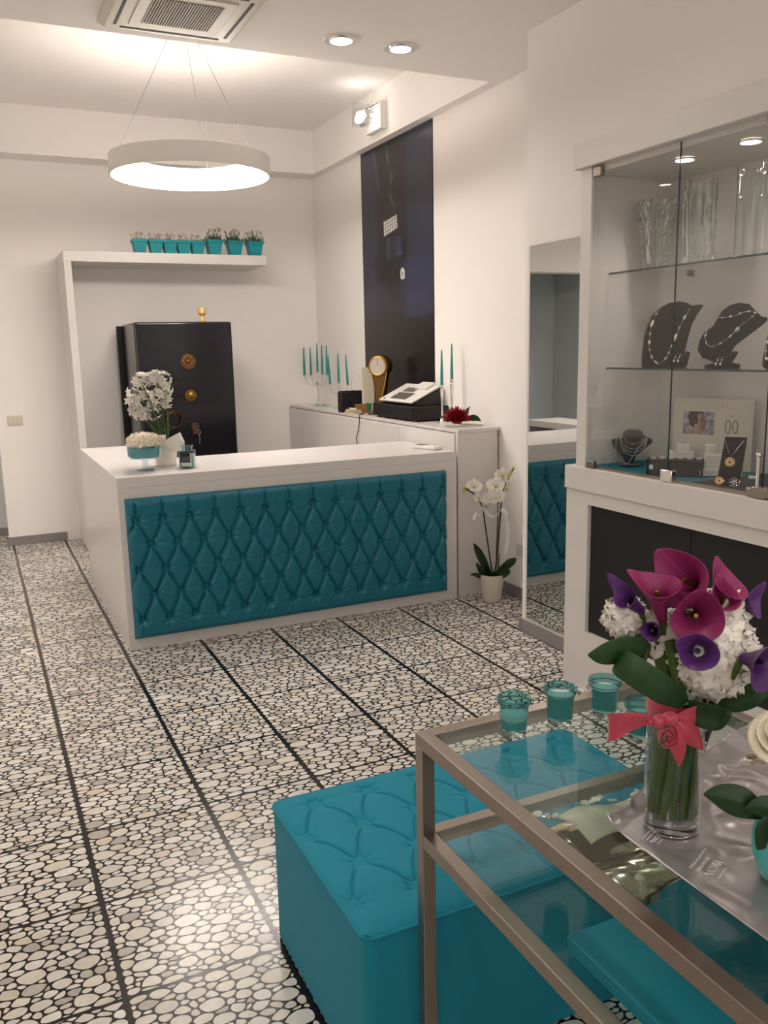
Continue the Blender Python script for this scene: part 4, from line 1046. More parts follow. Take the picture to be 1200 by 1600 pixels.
# advertising card with portrait and hoop earrings
b6 = (2.845, 2.72, ZF); M6 = face(b6, -.45)
t = thing('display_card', 'pale advertising card with a portrait photo and faint gilt lettering', 'card', b6)
MB().box(-.175, .18, 0, .30, -.006, 0, M6).build('card_board', P('pale_card', '#cdc8bd', .5), t)
pm = MB().grid(lambda u, v: M6 @ V((-.128 + .142 * u, .145 + .098 * v, .0012)), 80, 56)
po = pm.build('portrait_photo', colmat('photo_print', .4), t, fix=False, smooth=0)
M6i = M6.inverted()
def photo(co):
    q = M6i @ (co + V(b6)); u = (q.x + .128) / .142; v = (q.y - .145) / .098
    n_ = noise.noise(V((u * 6, v * 6, 3))); c = mixc(hexc('#b9b2bd')[:3], hexc('#6f6478')[:3], .5 + .9 * n_)
    if math.hypot((u - .42) / .26, (v - .78) / .38) < 1: c = hexc('#3a2823')[:3]
    if math.hypot((u - .56) / .20, (v - .52) / .40) < 1 or (.36 < u < .62 and v < .3): c = mixc(hexc('#b08a73')[:3], hexc('#7d5b4b')[:3], sst(.45, .7, u))
    if math.hypot((u - .34) / .14, (v - .62) / .3) < 1: c = hexc('#33231f')[:3]
    if math.hypot((u - .60) / .06, (v - .62) / .035) < 1: c = hexc('#2a1d1c')[:3]
    if math.hypot((u - .62) / .06, (v - .28) / .03) < 1: c = hexc('#8c3f45')[:3]
    if math.hypot((u - .41) / .02, (v - .40) / .06) < 1: c = hexc('#e5e0da')[:3]
    return c
setprint(po, photo)
def text(name, body, size, Mq, mat, parent, x, y, z=.001, align='CENTER'):
    cu_ = bpy.data.curves.new(name, 'FONT'); cu_.body = body; cu_.size = size; cu_.align_x = align; cu_.extrude = .0003
    o_ = bpy.data.objects.new(name, cu_); COL.objects.link(o_)
    dg = bpy.context.evaluated_depsgraph_get(); dg.update(); me = bpy.data.meshes.new_from_object(o_.evaluated_get(dg)); bpy.data.objects.remove(o_)
    me.transform(Mq @ Matrix.Translation((x, y, z)))
    off = V((0, 0, 0)); q = parent
    while q is not None: off += q.location; q = q.parent
    me.transform(Matrix.Translation(-off)); me.materials.clear(); me.materials.append(mat)
    o_ = bpy.data.objects.new(name, me); COL.objects.link(o_); o_.parent = parent; return o_
text('gilt_lettering', 'A R E', .024, M6, M['gold'], t, .045, .262)
for k in (-1, 1):
    MB().tube([M6 @ V((.09 + k * .016 + .011 * math.cos(a), .185 + .027 * math.sin(a), .002)) for a in [j * PI / 12 for j in range(25)]], .0018, 6, cap=False).build('printed_hoop', M['grey'], t)
MB().tube([M6 @ V((.078, .232, .0015)), M6 @ V((.086, .226, .0015)), M6 @ V((.094, .233, .0015)), M6 @ V((.102, .226, .0015))], .0008, 5).build('small_script', M['grey'], t)
# white risers
b7 = (2.74, 2.575, ZF); M7 = face(b7, .1)
t = thing('display_riser', 'stepped white riser behind the black jewellery box', 'riser', b7)
MB().box(-.075, .09, 0, .028, -.05, .05, M7).build('low_step', M['white'], t, bevel=.002)
MB().box(-.055, .04, .0281, .085, -.035, .03, M7).build('middle_block', M['white'], t, bevel=.002)
MB().box(-.05, -.012, .0851, .125, -.02, .02, M7).build('top_block', M['white'], t, bevel=.002)
b8 = (2.76, 2.80, ZF); M8 = face(b8, .1)
t = thing('display_riser', 'low white riser with ring slots beneath the portrait card', 'riser', b8)
MB().box(-.05, .05, 0, .075, -.03, .03, M8).build('low_step', M['white'], t, bevel=.002)
MB().box(-.02, .03, .0751, .108, -.015, .02, M8).build('middle_block', M['white'], t, bevel=.002)
for k, lb in ((-.028, 'thin ring lying on the low white riser, nearer the chains'), (.012, 'thin ring lying on the low white riser, nearer the stepped riser')):
    p = M8 @ V((k, .0755 if k < 0 else .1085, .024 if k < 0 else .0))
    e = thing('ring', lb, 'ring', tuple(p), 'rings on the low riser')
    MB().tube([p + V((.009 * math.cos(a), .009 * math.sin(a), .0014)) for a in [j * PI / 10 for j in range(21)]], .0013, 6, cap=False).build('band', M['silver'], e)
    MB().ball(p + V((-.009, 0, .003)), .003, n=6).build('stone', M['silver'], e)

# black pendant stand, brooches, dark panel
b9 = (2.58, 2.355, ZF); M9 = face(b9, .1) @ Matrix.Rotation(-.18, 4, 'X') @ Matrix.Translation((0, .002, 0)); 
S9 = 405 * 4.286
def o9(pts): return outl(pts, 975, 590, S9)
t = thing('pendant_stand', 'narrow black slanted stand wearing a round gilt pendant', 'display stand', b9)
puffy('velvet_board', o9([(885, 585), (930, 275), (1067, 278), (1030, 585)]), .012, M9, M['blackv'], t, .002)
MB().box(-.035, .035, 0, .012, -.05, .02, face(b9, .1)).build('prop_foot', M['blackv'], t)
n9 = thing('necklace', 'fine chain with a round gilt disc pendant on the slanted stand', 'necklace', tuple(M9 @ V((0, .09, .008))))
MB().tube([M9 @ V((*q, .0075)) for q in o9([(930, 305), (965, 408), (1045, 300)])], .0009, 6).build('chain', M['silver'], n9)
pc = M9 @ V((*o9([(962, 443)])[0], .009)); fz = M9.to_3x3() @ V((0, 0, 1))
MB().lathe([(.0001, 0), (.018, 0), (.019, .002), (.014, .003), (.013, .0015), (.008, .0015), (.007, .004), (.0001, .004)], 28, M=rot(fz, (0, 0, 1), pc)).build('gilt_disc', M['copper'], n9)
MB().ball(pc + fz * .004, .0045, (1, 1, 1), 8).build('dark_stone', M['blackm'], n9)
e = thing('brooch', 'round gilt medallion brooch propped before the pendant stand', 'brooch', tuple(M9 @ V((-.035, .0, .03))))
pc = face(b9) @ V((-.042, .022, .045))
MB().lathe([(.0001, 0), (.015, 0), (.016, .002), (.011, .003), (.0001, .0025)], 24, M=rot(fz, (0, 0, 1), pc)).build('gilt_disc', M['copper'], e)
MB().ball(pc + fz * .003, .004, n=8).build('dark_stone', RB, e)
MB().box(-.003, .003, -.018, -.012, .0, .002, rot(fz, (0, 0, 1), pc)).build('prop', M['silver'], e)
e = thing('brooch', 'silver openwork flower brooch lying before the pendant stand', 'brooch', tuple(face(b9) @ V((.012, 0, .06))))
pc = face(b9) @ V((.012, .018, .055))
for k in range(6):
    a = k * PI / 3; Mq = rot(fz * .8 + V((0, 0, .6)), (0, 0, 1), pc)
    MB().tube([Mq @ V((.012 * math.cos(a) + .008 * math.cos(b), .012 * math.sin(a) + .008 * math.sin(b), .002 + .002 * (k % 2))) for b in [j * PI / 7 for j in range(15)]], .0011, 6, cap=False).build('petal_loop', M['silver'], e)
b10 = (2.74, 2.16, ZF); M10 = face(b10, .0) @ Matrix.Rotation(-.10, 4, 'X')
t = thing('display_sign', 'tall black leaning display board partly beyond the frame edge', 'sign', b10)
puffy('black_board', [(-.10, .004), (.16, .004), (.16, .385), (-.045, .385)], .012, M10, M['blackm'], t, .002)
text('lettering', 'L', .035, M10, M['white'], t, -.022, .32, .0068)

# ------------------------------------------------------------------ things on the sideboard
def candlestick(lab, x, y, hh, ch, grp=None):
    t = thing('candlestick', lab, 'candlestick', (x, y, ZK), 'tall silver candlesticks')
    MB().lathe([(.0001, 0), (.034, 0), (.034, .004), (.016, .016), (.0075, .04), (.0065, .12), (.009, .165), (.013, hh - .035), (.009, hh - .028), (.014, hh - .004), (.015, hh), (.0001, hh)], 24, (x, y, ZK)).build('stem', M['chrome'], t)
    return t
def candle(lab, x, y, z, h, grp, dx=0):
    t = thing('candle', lab, 'candle', (x, y, z), grp)
    MB().tube([(x, y, z), (x + dx * .3, y, z + h * .3), (x + dx, y, z + h * .97), (x + dx, y, z + h)], [.0105, .010, .005, .0012], 14).build('taper', M['candle'], t)
    MB().cyl((x + dx, y, z + h), (x + dx, y, z + h + .008), .0008, n=5).build('wick', M['blackm'], t)
candlestick('front silver candlestick beside the red flowers, right of the till', 2.875, 5.12, .258, 0)
candle('sea-green taper candle in the front silver candlestick by the till', 2.875, 5.12, ZK + .259, .235, 'tapers in the silver candlesticks')
candlestick('rear silver candlestick near the wall behind the red flowers', 2.97, 5.15, .295, 0)
candle('sea-green taper candle in the rear silver candlestick by the wall', 2.97, 5.15, ZK + .296, .235, 'tapers in the silver candlesticks')
# five-arm glass candelabrum
ax, ay = 2.91, 7.52
t = thing('candelabrum', 'five-arm clear glass candelabrum in the far corner of the sideboard', 'candelabrum', (ax, ay, ZK))
MB().lathe([(.0001, 0), (.055, 0), (.055, .008), (.02, .02), (.010, .05), (.009, .14), (.014, .16), (.009, .18), (.008, .27), (.013, .285), (.0001, .287)], 24, (ax, ay, ZK)).build('glass_stem', M['shell'], t)
MB().tube([(ax, ay, ZK + .03), (ax + .004, ay, ZK + .12), (ax - .004, ay, ZK + .2)], .0045, 8).ball((ax - .006, ay, ZK + .205), .018, (1, 1, .7), 8).build('silver_core', M['silver'], t)
arms = [(-.02, .30, .272), (.03, .255, .272), (0, 0, .305), (.035, -.03, .285), (.0, -.235, .285)]
names5 = ['outermost sea-green taper of the five-arm candelabrum, nearest the corner', 'second taper from the corner on the five-arm candelabrum', 'tallest middle taper of the five-arm candelabrum',
          'taper just beside the middle one on the five-arm candelabrum', 'taper of the five-arm candelabrum nearest the counter']
for (dx, dy, h_), lb in zip(arms, names5):
    if dx or dy: MB().tube(bez((ax, ay, ZK + .2), (ax + dx * .7, ay + dy * .7, ZK + .14), (ax + dx, ay + dy, ZK + h_ - .012), 10), .005, 8).build('glass_arm', M['shell'], t)
    MB().lathe([(.0001, -.012), (.007, -.012), (.02, -.003), (.022, 0), (.012, .002), (.0001, .002)], 16, (ax + dx, ay + dy, ZK + h_)).build('cup', M['shell'], t)
    candle(lb, ax + dx, ay + dy, ZK + h_ + .0025, .26, 'tapers of the five-arm candelabrum')
tag(MB().ball((2.90, 7.38, ZK + .013), .03, (1.3, 1.8, .42), 10).ball((2.86, 7.42, ZK + .012), .022, (1.2, 1.4, .5), 8).ball((2.92, 7.30, ZK + .008), .018, (1.5, 1.4, .4), 8).build('glass_ornament', M['aquaglass']), 'low aqua glass ornament at the foot of the five-arm candelabrum', 'ornament')
# three-arm glass one
ax, ay = 2.89, 6.97
t = thing('candelabrum', 'three-arm clear glass candelabrum nearer the black box', 'candelabrum', (ax, ay, ZK))
MB().lathe([(.0001, 0), (.05, 0), (.05, .008), (.018, .02), (.009, .05), (.009, .15), (.012, .2), (.0001, .205)], 24, (ax, ay, ZK)).build('glass_stem', M['shell'], t)
for (dx, dy, h_, tilt), lb in zip([(0, .2, .205, -.012), (0, 0, .225, 0), (0, -.195, .212, -.012)], ['taper of the three-arm candelabrum nearest the corner', 'middle taper of the three-arm glass candelabrum', 'leaning taper of the three-arm candelabrum nearest the black box']):
    if dy: MB().tube(bez((ax, ay, ZK + .14), (ax, ay + dy * .7, ZK + .1), (ax, ay + dy, ZK + h_ - .012), 10), .005, 8).build('glass_arm', M['shell'], t)
    MB().lathe([(.0001, -.012), (.007, -.012), (.018, -.003), (.02, 0), (.012, .002), (.0001, .002)], 16, (ax, ay + dy, ZK + h_)).build('cup', M['shell'], t)
    candle(lb, ax, ay + dy, ZK + h_ + .0025, .25, 'tapers of the three-arm candelabrum', tilt)

# black leather file box, papers, card
t = thing('letter_box', 'black leather letter box on the sideboard before the brass scale', 'box', (2.86, 6.56, ZK))
MB().prism([(-.105, 0), (.08, 0), (.105, .025), (.105, .14), (.09, .165), (-.105, .165)], .09, face((2.83, 6.56, ZK), .35) @ Matrix.Translation((0, 0, -.05))).build('box_body', M['blackm'], t, bevel=.006)
MB().box(-.098, .09, .1655, .172, -.045, .035, face((2.83, 6.56, ZK), .35)).build('lid_seam', M['blackm'], t, bevel=.002)
bk = [('cream notebook lying on top of the little stack before the letter box', '#cdb98f', .015, 0), ('tan booklet at the bottom of the little stack before the letter box', '#b5925f', 0, .1)]
for lb, c_, z, rz in bk:
    Mq = Matrix.Translation((2.765, 6.40, ZK + z + .0005)) @ Matrix.Rotation(rz, 4, 'Z') @ Matrix.Scale(.62, 4, (0, 1, 0)) @ Matrix.Scale(.55, 4, (1, 0, 0))
    t = thing('notebook', lb, 'notebook', (2.765, 6.40, ZK + z))
    MB().box(-.045, .07, -.15, .14, 0, .003, Mq).box(-.045, .07, -.15, .14, .0115, .0145, Mq).build('cover', P('booklet_cover', c_, .6), t)
    MB().box(-.043, .068, -.148, .138, .0031, .0114, Mq).build('pages', M['paper'], t)
t = thing('pen', 'red and white pen lying on the little notebook stack', 'pen', (2.765, 6.40, ZK + .03))
MB().cyl((2.765, 6.44, ZK + .037), (2.775, 6.35, ZK + .037), .006, n=10).build('barrel', M['white'], t)
MB().cyl((2.765, 6.4405, ZK + .037), (2.762, 6.475, ZK + .037), .0064, .004, n=10).build('cap', P('red_plastic', '#b0202c', .4), t)
# white menu cards and a heart-shaped white stand behind
t = thing('card_holder', 'white upright leaflet holder beside the brass scale', 'holder', (2.92, 6.50, ZK))
Mq = face((2.94, 6.47, ZK), .2)
MB().box(-.05, .055, 0, .26, -.012, .0, Mq).build('holder_back', M['white'], t, bevel=.002); MB().box(-.05, .055, 0, .06, .012, .016, Mq).box(-.05, .055, 0, .004, .0001, .012, Mq).build('front_lip', M['white'], t)
tag(MB().box(-.03, .055, .01, .36, .002, .004, Mq @ Matrix.Rotation(.06, 4, 'Z')).build('leaflet', M['paper']), 'tall pale leaflet standing in the white holder by the scale', 'leaflet')
t = thing('ornament', 'small white looped ornament on a foot behind the letter box', 'ornament', (2.95, 6.72, ZK))
Mq = face((2.95, 6.72, ZK), 0)
MB().tube([Mq @ V((.05 * math.cos(a), .22 + .085 * math.sin(a), 0)) for a in [k * PI / 14 for k in range(29)]], .006, 8, cap=False).cyl((2.95, 6.72, ZK + .01), (2.95, 6.72, ZK + .135), .006, n=10).build('loop', M['white'], t)
MB().lathe([(.0001, 0), (.035, 0), (.035, .006), (.008, .012), (.0001, .012)], 20, (2.95, 6.72, ZK)).build('foot', M['white'], t)

# brass scale / clock
sx, sy = 2.90, 6.135; Mq = face((sx, sy, ZK), -.42)
t = thing('weighing_scale', 'old brass pillar scale with a round white dial', 'scale', (sx, sy, ZK))
MB().box(-.085, .085, 0, .03, -.06, .075, Mq).build('base', P('dark_wood', '#5a3d22', .5), t, bevel=.006)
def col(u, v):
    z = .03 + .29 * u; wd = .035 + .032 * u ** 1.6; dp = .03 + .022 * u ** 1.6; a = v * 2 * PI
    cx_ = math.copysign(abs(math.cos(a)) ** .6, math.cos(a)); sx_ = math.copysign(abs(math.sin(a)) ** .6, math.sin(a))
    return Mq @ V((wd * cx_, z, dp * sx_))
MB().grid(col, 16, 32).build('pillar', M['brass'], t, smooth=60)
hd = MB().cyl(Mq @ V((0, .375, -.052)), Mq @ V((0, .375, .055)), .083, n=40); hd.build('drum_head', M['brass'], t, bevel=.008, seg=3)
MB().cyl(Mq @ V((0, .375, .0552)), Mq @ V((0, .375, .0575)), .066, n=40).build('dial', P('dial_white', '#b9b1a2', .4), t)
MB().tube([Mq @ V((.067 * math.cos(a), .375 + .067 * math.sin(a), .0575)) for a in [k * PI / 20 for k in range(41)]], .0045, 8, cap=False).build('bezel', M['gold'], t)
MB().box(-.0015, .0015, .375, .425, .0578, .059, Mq).build('pointer', M['blackm'], t)
MB().tube([Mq @ V(q) for q in [(.07, .33, .045), (.055, .22, .06), (.03, .12, .062), (.02, .04, .06)]], .004, 8).build('brass_rod', M['gold'], t)
MB().tube([Mq @ V(q) for q in [(.02, .055, .06), (.07, .04, .08), (.09, .06, .085), (.11, .085, .08)]], .009, 8).ball(Mq @ V((.115, .10, .08)), .018, (1, 1, 1), 8).build('weighing_arm', M['copper'], t)
t = thing('brochure_box', 'small green and tan box tucked beside the scale foot', 'box', (2.86, 6.40, ZK))
Mg = face((2.86, 6.38, ZK), .3)
MB().box(-.07, .02, .0, .07, -.03, .02, Mg).build('tan_side', P('tan_card', '#8d6a3c', .6), t); MB().box(.0201, .06, 0, .075, -.03, .02, Mg).build('green_side', P('green_card', '#1f7a3a', .6), t)

# till: cash drawer with a payment terminal and printer on it
t = thing('till_box', 'wide black cash drawer box under the white topped till', 'cash drawer', (2.88, 5.62, ZK))
MB().box(2.765, 3.035, 5.31, 6.00, ZK + .012, ZK + .105).build('drawer_case', M['blackm'], t, bevel=.004)
MB().box(2.757, 2.7648, 5.325, 5.985, ZK + .02, ZK + .098).build('drawer_front', M['blackm'], t, bevel=.002)
MB().cyl((2.757, 5.62, ZK + .06), (2.753, 5.62, ZK + .06), .009, n=16).build('lock', M['chrome'], t)
for x in (2.79, 3.0):
    for y in (5.35, 5.95): MB().cyl((x, y, ZK), (x, y, ZK + .012), .012, n=12).build('foot', M['grey'], t)
t = thing('cash_register', 'white topped black till with a sloping keypad on the cash drawer', 'cash register', (2.88, 5.60, ZK + .105))
zt = ZK + .1055
side = [(2.80, zt), (2.80, zt + .025), (3.03, zt + .135), (3.03, zt)]
def extr(poly, y0, y1):
    mb = MB(); n = len(poly); vs = [(x, y0, z) for x, z in poly] + [(x, y1, z) for x, z in poly]
    return mb.add(vs, [tuple(range(n)), tuple(range(2 * n - 1, n - 1, -1))] + [(i, n + i, n + (i + 1) % n, (i + 1) % n) for i in range(n)])
extr([(2.815, zt), (2.815, zt + .025), (3.03, zt + .125), (3.03, zt)], 5.40, 5.90).build('body', P('charcoal_plastic', '#2a2629', .45), t, bevel=.004)
sl = math.atan2(.1, .215); Ms = Matrix.Translation((2.78, 5.65, zt + .018)) @ Matrix.Rotation(-sl, 4, 'Y')
MB().box(0, .262, -.265, .265, .0, .012, Ms).build('white_top', M['white'], t, bevel=.003)
MB().box(.03, .12, -.12, .12, .0122, .016, Ms).build('keypad', P('keypad_grey', '#5b5452', .5), t, bevel=.001)
for i in range(4):
    for j in range(7): MB().box(.036 + i * .021, .052 + i * .021, -.112 + j * .033, -.086 + j * .033, .0162, .019, Ms).build('key', M['grey'], t)
MB().box(.14, .2, -.06, .12, .0122, .0145, Ms).build('display_window', P('grey_screen', '#77726f', .3), t)
MB().box(.175, .262, -.20, -.02, .0122, .035, Ms).build('paper_cover', M['white'], t, bevel=.005)
MB().cyl(Ms @ V((.02, .20, .012)), Ms @ V((.02, .20, .0155)), .01, n=14).build('key_lock', M['blackm'], t)
t = thing('stapler', 'small dark desk gadget with a silver top on the cash drawer box', 'stapler', (2.93, 5.955, ZK + .106))
zs = ZK + .1055
MB().box(2.89, 2.97, 5.925, 5.985, zs, zs + .008).build('base', M['blackm'], t, bevel=.002); MB().box(2.895, 2.965, 5.93, 5.98, zs + .0082, zs + .045).build('body', M['blackm'], t, bevel=.004)
MB().box(2.89, 2.97, 5.925, 5.985, zs + .0452, zs + .053).build('silver_top', M['silver'], t, bevel=.002)
tag(MB().tube([(2.80, 6.24, ZK + .0045), (2.74, 6.20, ZK + .0045), (2.722, 6.165, ZK - .005), (2.717, 6.16, ZK - .05), (2.718, 6.18, ZK - .11), (2.714, 6.22, ZK - .18), (2.716, 6.19, ZK - .28), (2.712, 6.13, ZK - .40), (2.716, 6.12, ZK - .6), (2.72, 6.12, .02)], .0035, 8).build('cable', M['blackm']), 'thin black cable hanging down the front of the white sideboard', 'cable')

# red flower bunch
t = thing('flower_bunch', 'bunch of dark red spiky flowers lying at the end of the sideboard', 'flowers', (2.87, 4.90, ZK))
mb = MB(); cc = V((2.85, 4.88, ZK + .03))
for k in range(320):
    z = random.random(); a = random.uniform(0, 2 * PI); s_ = math.sqrt(1 - z * z); d = V((s_ * math.cos(a), s_ * math.sin(a), z * 1.0 + .05))
    Mq = rot(d, (0, 0, 1), cc + d * .012); L_ = random.uniform(.075, .098)
    mb.add([(0, -.0035, .01), (.0012, 0, .01), (0, .0035, .01), (0, -.007, L_ * .7), (.004, 0, L_ * .7), (0, .007, L_ * .7), (0, 0, L_)], [(0, 1, 4, 3), (1, 2, 5, 4), (3, 4, 6), (4, 5, 6)], Mq)
mb.ball(cc, .03, (1.2, 1.3, .5), 8); mb.build('red_petals', M['red'], t, fix=False, smooth=0)
for a, b, c_, wd in [((2.90, 4.96, ZK + .05), (2.93, 5.02, ZK + .10), (2.90, 4.97, ZK + .11), .022), ((2.90, 4.90, ZK + .06), (2.94, 4.87, ZK + .1), (2.93, 4.84, ZK + .13), .02), ((2.92, 4.88, ZK + .04), (2.96, 4.82, ZK + .07), (2.98, 4.79, ZK + .03), .022), ((2.86, 4.98, ZK + .03), (2.86, 5.04, ZK + .06), (2.84, 5.08, ZK + .05), .02)]:
    leafstrip(bez(a, b, c_, 6), [.003, wd * .7, wd, wd, wd * .8, wd * .5, .001], 'leaf', t, M['leaf2'], (.3, -.3, 1), .2)
MB().tube([(2.88, 4.90, ZK + .012), (2.95, 4.84, ZK + .008), (3.0, 4.80, ZK + .005)], .004, 6).build('stalk', P('pale_stalk', '#c9c4a8', .5), t)

# ------------------------------------------------------------------ things on the reception counter
t = thing('card_reader', 'white card reader lying near the end of the counter top', 'card reader', (2.62, 4.86, ZD))
Mq = Matrix.Translation((2.615, 4.86, ZD + .0006)) @ Matrix.Rotation(.25, 4, 'Z')
MB().box(-.04, .04, -.11, .10, 0, .022, Mq).build('body', M['white'], t, bevel=.007, seg=3)
MB().box(-.03, .03, .02, .085, .0221, .0235, Mq).build('screen', M['grey'], t)
for i in range(3):
    for j in range(4): MB().box(-.026 + i * .019, -.012 + i * .019, -.09 + j * .022, -.074 + j * .022, .0221, .0245, Mq).build('key', M['white'], t)

kx, ky = .838, 4.875
t = thing('compote_bowl', 'footed aqua glass bowl filled with pale blue sand', 'bowl', (kx, ky, ZD))
MB().lathe([(.0001, 0), (.05, 0), (.05, .004), (.018, .01), (.014, .025), (.019, .035), (.014, .045), (.022, .062), (.082, .070), (.092, .085), (.093, .14), (.0905, .14), (.0895, .087), (.08, .0745), (.0001, .072)], 48, (kx, ky, ZD + .0005)).build('aqua_glass', M['aquaglass'], t, smooth=60)
MB().lathe([(.0001, .0755), (.078, .0755), (.0885, .088), (.0895, .13), (.0001, .132)], 40, (kx, ky, ZD)).build('blue_sand', P('pale_blue_sand', '#79aeb6', .9, bump=(300, .3)), t)
t = thing('hydrangea', 'cream hydrangea cushion sitting in the footed aqua bowl', 'flowers', (kx, ky, ZD + .132))
hydrangea((kx, ky, ZD + .163), .086, 120, 1.0, 'flower_head', t, M['cream'], 3, .024, .48)

vx, vy = .985, 5.03
t = thing('wrapped_pot', 'white paper-wrapped pot with a big stiff bow on the counter', 'pot', (vx, vy, ZD))
def wrap(u, v):
    a = v * 2 * PI; r = .058 + .014 * u + .004 * math.sin(9 * a) * u; return (vx + r * math.cos(a), vy + r * math.sin(a), ZD + .001 + .155 * u + .012 * math.sin(5 * a) * u * u)
MB().grid(wrap, 14, 60).build('paper_wrap', M['petal'], t, smooth=180, solid=.001)
MB().lathe([(.0001, .0), (.055, .0), (.062, .12), (.0001, .12)], 28, (vx, vy, ZD + .0015)).build('inner_pot', M['white'], t)
f0 = V((vx, vy, ZD + .12)) + TV * .072
for sgn, lf, rise in ((1, .125, .05), (1, .135, .0), (-1, .055, .055)):
    n_ = (RV * sgn * lf + UV * rise); up_ = tuple((UV * lf - RV * sgn * rise).normalized())
    ribbon([f0, f0 + n_ * .35 + TV * .02, f0 + n_ * .75 + TV * .032, f0 + n_ * .97 + TV * .02, f0 + n_ * 1.0 - TV * .002, f0 + n_ * .75 - TV * .016, f0 + n_ * .3 - TV * .006], [.010, .024, .030, .031, .031, .028, .012], 'paper_bow', t, M['petal'], up=up_)
ribbon([f0 + UV * .01, f0 + UV * .05 + TV * .02, f0 + UV * .075, f0 + UV * .03 - TV * .01], [.02, .03, .03, .015], 'paper_bow', t, M['petal'], up=tuple(RV))
ribbon([f0, f0 - UV * .05 + TV * .008, f0 - UV * .105 + TV * .004], [.015, .022, .026], 'paper_tail', t, M['petal'], up=tuple(RV))
t = thing('flowering_plant', 'white star-flowered plant growing from the wrapped pot', 'plant', (vx, vy, ZD + .12))
def starflower(mb, p, d, s, seed):
    rnd = random.Random(seed); Mq = rot(d, (rnd.uniform(-1, 1), rnd.uniform(-1, 1), .3), p)
    for k in range(6):
        a = k * PI / 3
        def f(u, v, a=a, k=k):
            w_ = math.sin(PI * (.1 + .9 * u)) ** .8 * .30 * s * (1 if k % 2 else .8); y = (v - .5) * 2 * w_; x = u * s; z = .35 * s * u - .3 * s * u * u + .15 * s * (2 * v - 1) ** 2
            return (x * math.cos(a) - y * math.sin(a), x * math.sin(a) + y * math.cos(a), z)
        mb.grid(f, 4, 2, Mq)
base = V((vx, vy, ZD + .12))
clusters = [((-.10, .315), .075), ((-.06, .36), .075), ((-.015, .365), .06), ((-.12, .26), .06), ((-.055, .27), .07), ((.03, .29), .05), ((.06, .37), .06), ((.06, .32), .055), ((-.075, .20), .05), ((-.02, .21), .06), ((.075, .26), .035), ((.025, .385), .04), ((-.115, .22), .035)]
mb = MB(); st = MB(); lf = MB()
for ci, ((a, b), r) in enumerate(clusters):
    a += .005; c_ = base + RV * (a * .98 - .048) + UV * (b * 1.14 - .05) + TV * random.uniform(-.04, .04)
    st.tube(bez(base + RV * a * .2, base + RV * a * .5 + UV * b * .5, c_, 8), .003, 6)
    for k in range(7):
        d = (V((random.gauss(0, 1), random.gauss(0, 1), random.gauss(.3, .8))).normalized() + TV * .5).normalized(); starflower(mb, c_ + d * r * .6, d, .034, ci * 20 + k)
mb.build('star_flowers', M['petal'], t, fix=False, smooth=180); st.build('stems', M['stem'], t)
for k in range(26):
    a, b = random.uniform(-.08, .06), random.uniform(.02, .28); c_ = base + RV * (a * (.4 + b * 2) - .1 * b) + UV * b * 1.1 + TV * random.uniform(-.03, .03); d = (RV * random.uniform(-1, 1) + UV * random.uniform(.2, 1) + TV * random.uniform(-.6, .8)).normalized()
    leafstrip([c_, c_ + d * .025, c_ + d * .05, c_ + d * .07], [.002, .010, .009, .001], 'leaf', t, M['leaf2'], tuple(TV + RV * .3), .2)
for pts in ([(-.05, .15), (-.10, .16), (-.16, .135)], [(-.06, .2), (-.12, .22), (-.17, .16)], [(.05, .38), (.08, .40), (.10, .40)]):
    leafstrip([base + RV * a + UV * (b - .05) for a, b in pts], [.002, .004, .001], 'thin_leaf', t, M['leaf2'], tuple(TV), .1)

jx, jy = 1.068, 4.845
t = thing('candle_jar', 'square glass jar candle with a dark label on the counter', 'candle', (jx, jy, ZD))
Mj = face((jx, jy, ZD), -.25)
def sqj(u, v): pass
MB().prism(rr(-.042, .042, -.042, .042, .012, 5), .10, Mj @ Matrix.Rotation(-PI / 2, 4, 'X')).build('jar_body', M['aquaglass'], t, bevel=.005, smooth=50)
MB().prism(rr(-.036, .036, -.036, .036, .01, 5), .07, Mj @ Matrix.Translation((0, .006, 0)) @ Matrix.Rotation(-PI / 2, 4, 'X')).build('grey_wax', P('grey_green_wax', '#8aa3a3', .5), t)
MB().lathe([(.034, .1005), (.030, .108), (.031, .118), (.036, .124), (.036, .130), (.033, .130), (.029, .118), (.028, .1005)], 36, (jx, jy, ZD), closed=True).build('jar_neck', M['aquaglass'], t)
MB().box(-.032, .036, .012, .092, .0423, .0432, Mj).build('dark_label', P('label_charcoal', '#35393a', .4), t)
MB().box(-.026, .030, .014, .034, .0433, .0437, Mj).box(.028, .035, .012, .09, .0433, .0436, Mj).build('pale_strip', P('label_silver', '#c4c6c5', .35), t)
MB().box(-.022, .026, .070, .086, .0433, .0437, Mj).build('black_title', M['blackm'], t)
gl = MB()
for k in range(9): a = k * .7; gl.ball(Mj @ V((.002 + .016 * math.cos(a * 1.7), .053 + .012 * math.sin(a * 2.3), .0434)), .006, (1, 1, .2), 6)
gl.build('printed_leaves', P('label_sage', '#7d8c86', .5), t)

